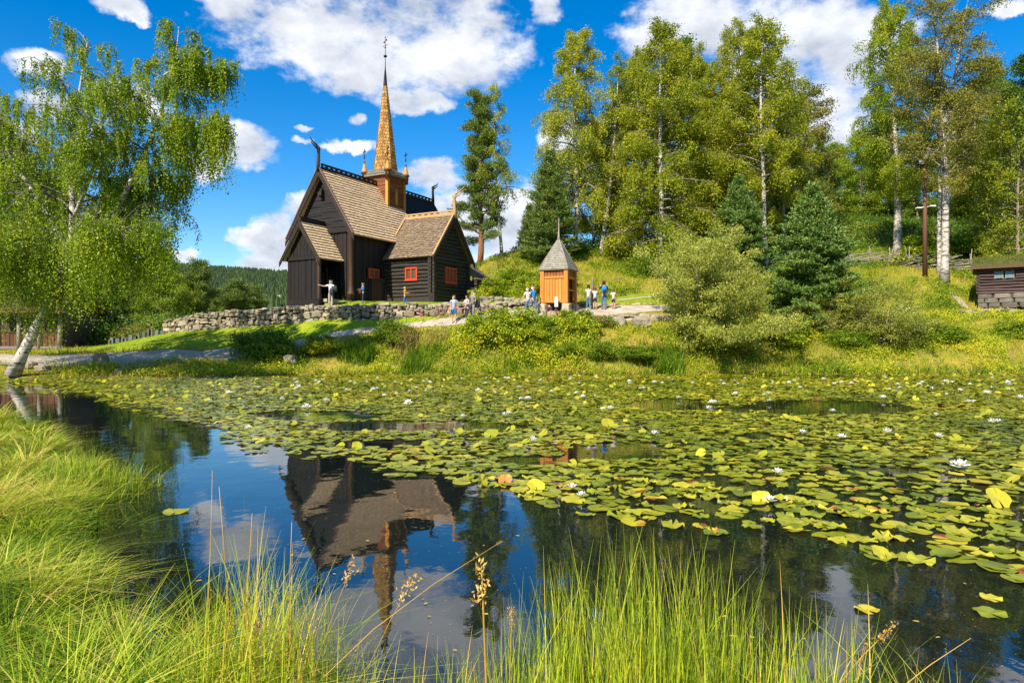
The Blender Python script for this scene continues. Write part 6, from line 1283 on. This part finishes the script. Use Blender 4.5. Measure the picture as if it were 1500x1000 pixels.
# ------------------------------------------------------------------ people
SKIN = pmat('skin', (0.52,0.30,0.20), (0.60,0.36,0.25), bump=0, rough=.55)
CLO = {}
def cloth(name, c): 
    if name not in CLO: CLO[name] = pmat('cloth_'+name, tuple(v*.8 for v in c), c, rough=.85, bump=.2, nscale=9)
    return CLO[name]
WHT, JEAN, NAVY, BEIGE, GRY, BLUE, ORG, BLK = cloth('white',(.75,.75,.73)), cloth('denim',(.10,.20,.36)), cloth('navy',(.02,.035,.09)), cloth('beige',(.55,.48,.38)), cloth('grey',(.26,.26,.24)), cloth('blue',(.03,.26,.60)), cloth('orange',(.80,.36,.03)), cloth('black',(.02,.02,.025))
TUR, PRT, SBL, LGR, DJN = cloth('turquoise',(.10,.50,.55)), cloth('print',(.46,.50,.68)), cloth('shorts_blue',(.02,.20,.50)), cloth('light_grey',(.50,.48,.47)), cloth('dark_denim',(.035,.05,.09))
def skin_mesh(name, chains, mat, sub=1):
    """chains: list of [(point, radius) ...]; equal points are joined"""
    V, E, Rr, ix = [], [], [], {}
    for ch in chains:
        prev = None
        for p, r in ch:
            key = tuple(round(c, 4) for c in p)
            if key not in ix: ix[key] = len(V); V.append(p); Rr.append(r)
            if prev is not None and prev != ix[key]: E.append((prev, ix[key]))
            prev = ix[key]
    me = bpy.data.meshes.new(name); me.from_pydata(V, E, []); o = bpy.data.objects.new(name, me); COL.objects.link(o)
    md = o.modifiers.new('s', 'SKIN'); md.use_smooth_shade = True
    for i, r in enumerate(Rr):
        sv = me.skin_vertices[0].data[i]; sv.radius = (r, r) if not isinstance(r, tuple) else r; sv.use_root = i == 0
    m2 = o.modifiers.new('u', 'SUBSURF'); m2.levels = sub; m2.render_levels = sub
    bpy.context.view_layer.update(); dg = bpy.context.evaluated_depsgraph_get(); out = bpy.data.meshes.new_from_object(o.evaluated_get(dg)); bpy.data.objects.remove(o); bpy.data.meshes.remove(me)
    out.materials.clear(); out.materials.append(mat); out.polygons.foreach_set('use_smooth', [True]*len(out.polygons)); out.name = name; return out
def person(label, px, Y, H, yaw, top, legs, haircol, armL, armR, longhair=False, shorts=False, stride=.12, shoe=BLK, tuck=0, woman=False, zfix=None, sleeve='short', lean=0):
    """faces local -Y at yaw 0; armL/armR: (elbow, wrist) offsets from the shoulder for H = 1.75, local x to the person's left as seen from the front = screen right"""
    k = H/1.75; x0, y0 = X(px, Y), Y; z0 = hz(x0, y0)+.02 if zfix is None else zfix; root = empty('person', (x0,y0,z0), yaw, label, 'person'); root.scale = (k,k,k)
    hip, ch, nk, hd = (0,0,.93), (0,-lean*.5,1.25), (0,-lean*.9,1.50), (0,-lean-.015,1.64); sw = .165 if woman else .19
    wst = (0,-lean*.2,1.08); A = lambda a, b: tuple(a[i]+b[i] for i in range(3)); chains = [[(hip,.125),(wst,.115),(ch,.14),((0,-lean*.8,1.42),.10),(nk,.052),(hd,.088),((0,-lean-.01,1.72),.075)], [(hd,.088),((0,-lean-.115,1.63),.018)]]
    arms = []
    for s, (el, wr) in ((1,armL),(-1,armR)):
        sh_ = (s*sw,-lean*.8,1.41); e_ = A(sh_, el); w_ = A(sh_, wr); arms.append((s, sh_, e_, w_)); d = Vector(w_)-Vector(e_); d.normalize(); sd = d.cross(Vector((0,1,.2))).normalized(); hp = Vector(w_)+d*.05
        chains.append([((0,-lean*.8,1.42),.10),(sh_,.056),(e_,.042),(w_,.027),(tuple(hp),.034)])
        for f in range(4): o_ = hp+d*.03+sd*(f-1.5)*.02; L = (.062,.078,.072,.055)[f]; chains.append([(tuple(hp),.034),(tuple(o_),.010),(tuple(o_+d*L*.6+Vector((0,-.012,0))),.009),(tuple(o_+d*L+Vector((0,-.03,0))),.007)])
        chains.append([(tuple(hp),.034),(tuple(hp+sd*.042*(-s)+d*.0),.011),(tuple(hp+sd*.055*(-s)+d*.04),.009)])
    lg = []
    for s in (1,-1):
        st = stride*s; h_ = (s*.09,0,.88); kn = (s*.10,-st*.55-.02,.50); an = (s*.10,-st,.09); lg.append((s,h_,kn,an)); chains.append([(hip,.125),(h_,.085),(kn,.056),(A(kn,(0,.02,-.18)),.056),(an,.036),(A(an,(0,-.11,-.05)),.032)])
    bd = link('body', skin_mesh('body', chains, SKIN), root)
    tp = [[(A(hip,(0,0,.0 if tuck else -.06)),.152),(wst,.132 if not woman else .125),(ch,.158),((0,-lean*.8,1.41),.115),(A(nk,(0,0,-.04)),.062)]]
    for s, sh_, e_, w_ in arms:
        if sleeve == 'long': tp.append([((0,-lean*.8,1.41),.115),(sh_,.072),(e_,.056),(w_,.042)])
        else: m = tuple(sh_[i]+(e_[i]-sh_[i])*.65 for i in range(3)); tp.append([((0,-lean*.8,1.41),.115),(sh_,.074),(m,.064)])
    link('shirt' if sleeve == 'short' else 'jumper', skin_mesh('shirt', tp, top), root)
    tr = [[(A(hip,(0,0,.08)),.135),(A(hip,(0,0,-.01)),.145)]]
    for s, h_, kn, an in lg:
        c = [(A(hip,(0,0,-.01)),.145),(h_,.102),(A(kn,(0,0,.06 if shorts else 0)),.088 if shorts else .076)]
        if not shorts: c += [(A(kn,(0,.02,-.18)),.068),(A(an,(0,0,.03)),.058)]
        tr.append(c)
        link('shoe', skin_mesh('shoe', [[(A(an,(0,.05,-.045)),.045),(A(an,(0,-.04,-.045)),.045),(A(an,(0,-.14,-.055)),.038)]], shoe), root)
    link('shorts' if shorts else 'trousers', skin_mesh('trousers', tr, legs), root)
    hc = Vector(hd); hr = [[(tuple(hc+Vector((0,.02,.03))),.098),(tuple(hc+Vector((0,.015,.085))),.080)],[(tuple(hc+Vector((0,.02,.03))),.098),(tuple(hc+Vector((0,.055,-.03))),.070)]]
    if longhair: hr.append([(tuple(hc+Vector((0,.055,-.03))),.070),(tuple(hc+Vector((0,.10,-.2))),.065),(tuple(hc+Vector((0,.11,-.36))),.035)])
    link('hair', skin_mesh('hair', hr, haircol), root)
    for s in (1,-1): m = MB(1); c = hc+Vector((s*.034,-.078,.0)); m.lathe([(.001,-.012),(.011,-.006),(.011,.006),(.001,.012)], c, 6); m.build('eye', BLK, root)
    mm = MB(1); mm.box(tuple(hc+Vector((-.025,-.086,-.052))), tuple(hc+Vector((.025,-.078,-.044)))); mm.build('mouth', REDP, root)
    return root
HW, HB, HBR, HDK = cloth('white_hair',(.70,.68,.63)), cloth('blond_hair',(.62,.45,.20)), cloth('brown_hair',(.22,.10,.04)), cloth('dark_hair',(.045,.025,.02))
dn = ((.03,.02,-.28),(.06,-.06,-.54)); dnR = ((-.03,.02,-.28),(-.06,-.06,-.54)); cam_ = ((.07,-.12,-.24),(-.08,-.30,-.06)); camR = ((-.07,-.12,-.24),(.08,-.30,-.06)); hold = ((.04,-.02,-.27),(-.08,-.26,-.26)); holdR = ((-.04,-.02,-.27),(.08,-.26,-.26))
def ch_at(v, u): c = CH+Vector((math.cos(CHR)*v-math.sin(CHR)*u, math.sin(CHR)*v+math.cos(CHR)*u, 0)); return c
person('white haired person in white shirt and beige trousers, arm stretched against the church porch', 484.5, 45.1, 1.72, R(0), WHT, BEIGE, HW, ((.06,-.06,-.27),(.0,-.24,-.30)), ((-.27,0,-.05),(-.54,-.04,.02)), stride=.06, shoe=LGR)
person('long haired girl in blue jacket and dark trousers by the nave wall', 531.5, 46.0, 1.38, R(-60), BLUE, DJN, HBR, hold, holdR, True, sleeve='long', stride=.03, woman=True)
person('small blond child in orange jumper and blue jeans before the log wall', 593.5, 45.2, 1.26, R(75), ORG, JEAN, HB, hold, holdR, sleeve='long', stride=.14)
person('person in blue printed T-shirt and bright blue shorts in front of the stone wall', 665, 41.6, 1.68, R(10), PRT, SBL, HB, ((.06,0,-.28),(.08,-.02,-.54)), ((-.04,0,-.28),(-.06,-.16,-.50)), shorts=True, stride=.03, shoe=LGR)
person('dark haired person in pale jacket and dark trousers beside the grey haired person', 684, 41.7, 1.66, R(-45), LGR, DJN, HDK, hold, ((-.05,-.10,-.25),(.0,-.38,-.22)), sleeve='long', stride=.08, woman=True)
person('grey haired person in grey clothes with a dark bag, right of three by the wall', 692.5, 41.9, 1.78, R(-35), GRY, GRY, HW, hold, holdR, stride=.10)
person('white haired woman in white top and jeans walking arm in arm below the shelter', 773.5, 42.7, 1.70, R(25), WHT, JEAN, HW, ((.04,.04,-.27),(.10,-.06,-.40)), ((-.14,.02,-.24),(-.30,-.05,-.42)), stride=.10, woman=True)
person('white haired man in bright blue polo shirt and jeans, the other of the couple', 781.5, 42.9, 1.76, R(35), BLUE, JEAN, HW, ((.05,.06,-.27),(-.06,-.14,-.38)), dnR, stride=.2)
person('person in white T-shirt and jeans with hands raised left of the grey post', 862, 44.4, 1.60, R(175), WHT, JEAN, HDK, cam_, camR, stride=.05, shoe=WHT, woman=True)
person('girl in white top and navy shorts just right of the grey post', 871.5, 44.6, 1.45, R(190), WHT, NAVY, HBR, cam_, camR, shorts=True, stride=.03, woman=True)
person('dark haired man in navy T-shirt and jeans with blue backpack, tallest of four', 884.5, 44.5, 1.84, R(180), NAVY, JEAN, HDK, camR and ((.1,-.12,-.22),(.0,-.24,.05)), ((-.1,-.12,-.22),(-.04,-.24,.05)), stride=.07)
person('small girl in white top and navy shorts, rightmost of the visitors', 898.5, 44.4, 1.28, R(185), WHT, NAVY, HBR, ((.16,-.05,-.16),(.04,-.2,-.10)), ((-.10,-.08,-.22),(.0,-.2,-.10)), shorts=True, stride=.03, woman=True)
def bag(name, label, loc, rz, s, mat, seed=2, strap=True):
    e = empty(name, loc, rz, label, 'bag'); b = (10,8); V = blob((0,0,0), (.16*s,.10*s,.24*s), np.random.default_rng(seed), b, .04, .6); link('bag_body', np_mesh('bag_body', V, blob_faces(b), mat, [.5]*len(blob_faces(b)), True), e)
    V = blob((0,.10*s,-.07*s), (.11*s,.05*s,.10*s), np.random.default_rng(seed), b, .03, .6); link('pocket', np_mesh('pocket', V, blob_faces(b), DJN, [.5]*len(blob_faces(b)), True), e)
    if strap:
        for q_ in (-1,1): m = MB(3); m.tube([(q_*.09*s,-.07*s,.2*s),(q_*.10*s,-.22*s,.16*s),(q_*.11*s,-.24*s,0),(q_*.10*s,-.08*s,-.18*s)], .016, 5); m.build('strap', BLK, e)
def body_pt(px, Y, yaw, off, H, zf=None): x0, y0 = X(px,Y), Y; k = H/1.75; c, s = math.cos(yaw), math.sin(yaw); return (x0+(off[0]*c-off[1]*s)*k, y0+(off[0]*s+off[1]*c)*k, hz(x0,y0)+.02+off[2]*k)
bag('backpack', 'bright blue backpack on the back of the tall man', body_pt(884.5,44.5,R(180),(0,.24,1.22),1.84), R(180), 1.05, BLUE)
bag('backpack', 'dark backpack with green patch hanging from the arm of the porch visitor', body_pt(484.5,45.1,0,(.30,-.05,1.18),1.72), R(-30), .9, cloth('dark_green',(.05,.09,.05)), 3)
bag('jacket_bundle', 'folded dark blue jacket held at the waist by the porch visitor', body_pt(484.5,45.1,0,(.12,-.24,.98),1.72), R(10), .9, DJN, 4, False)
bag('shoulder_bag', 'dark grey bag hanging at the hip of the grey haired person', body_pt(692.5,41.9,R(-35),(.16,.22,1.0),1.78), R(20), 1.0, cloth('slate_bag',(.06,.07,.09)), 5)
bag('brown_bag', 'brown bag held by the long haired girl in blue', body_pt(531.5,46.0,R(-60),(0,-.24,1.0),1.38), R(-60), .85, cloth('brown_bag',(.14,.05,.03)), 6)
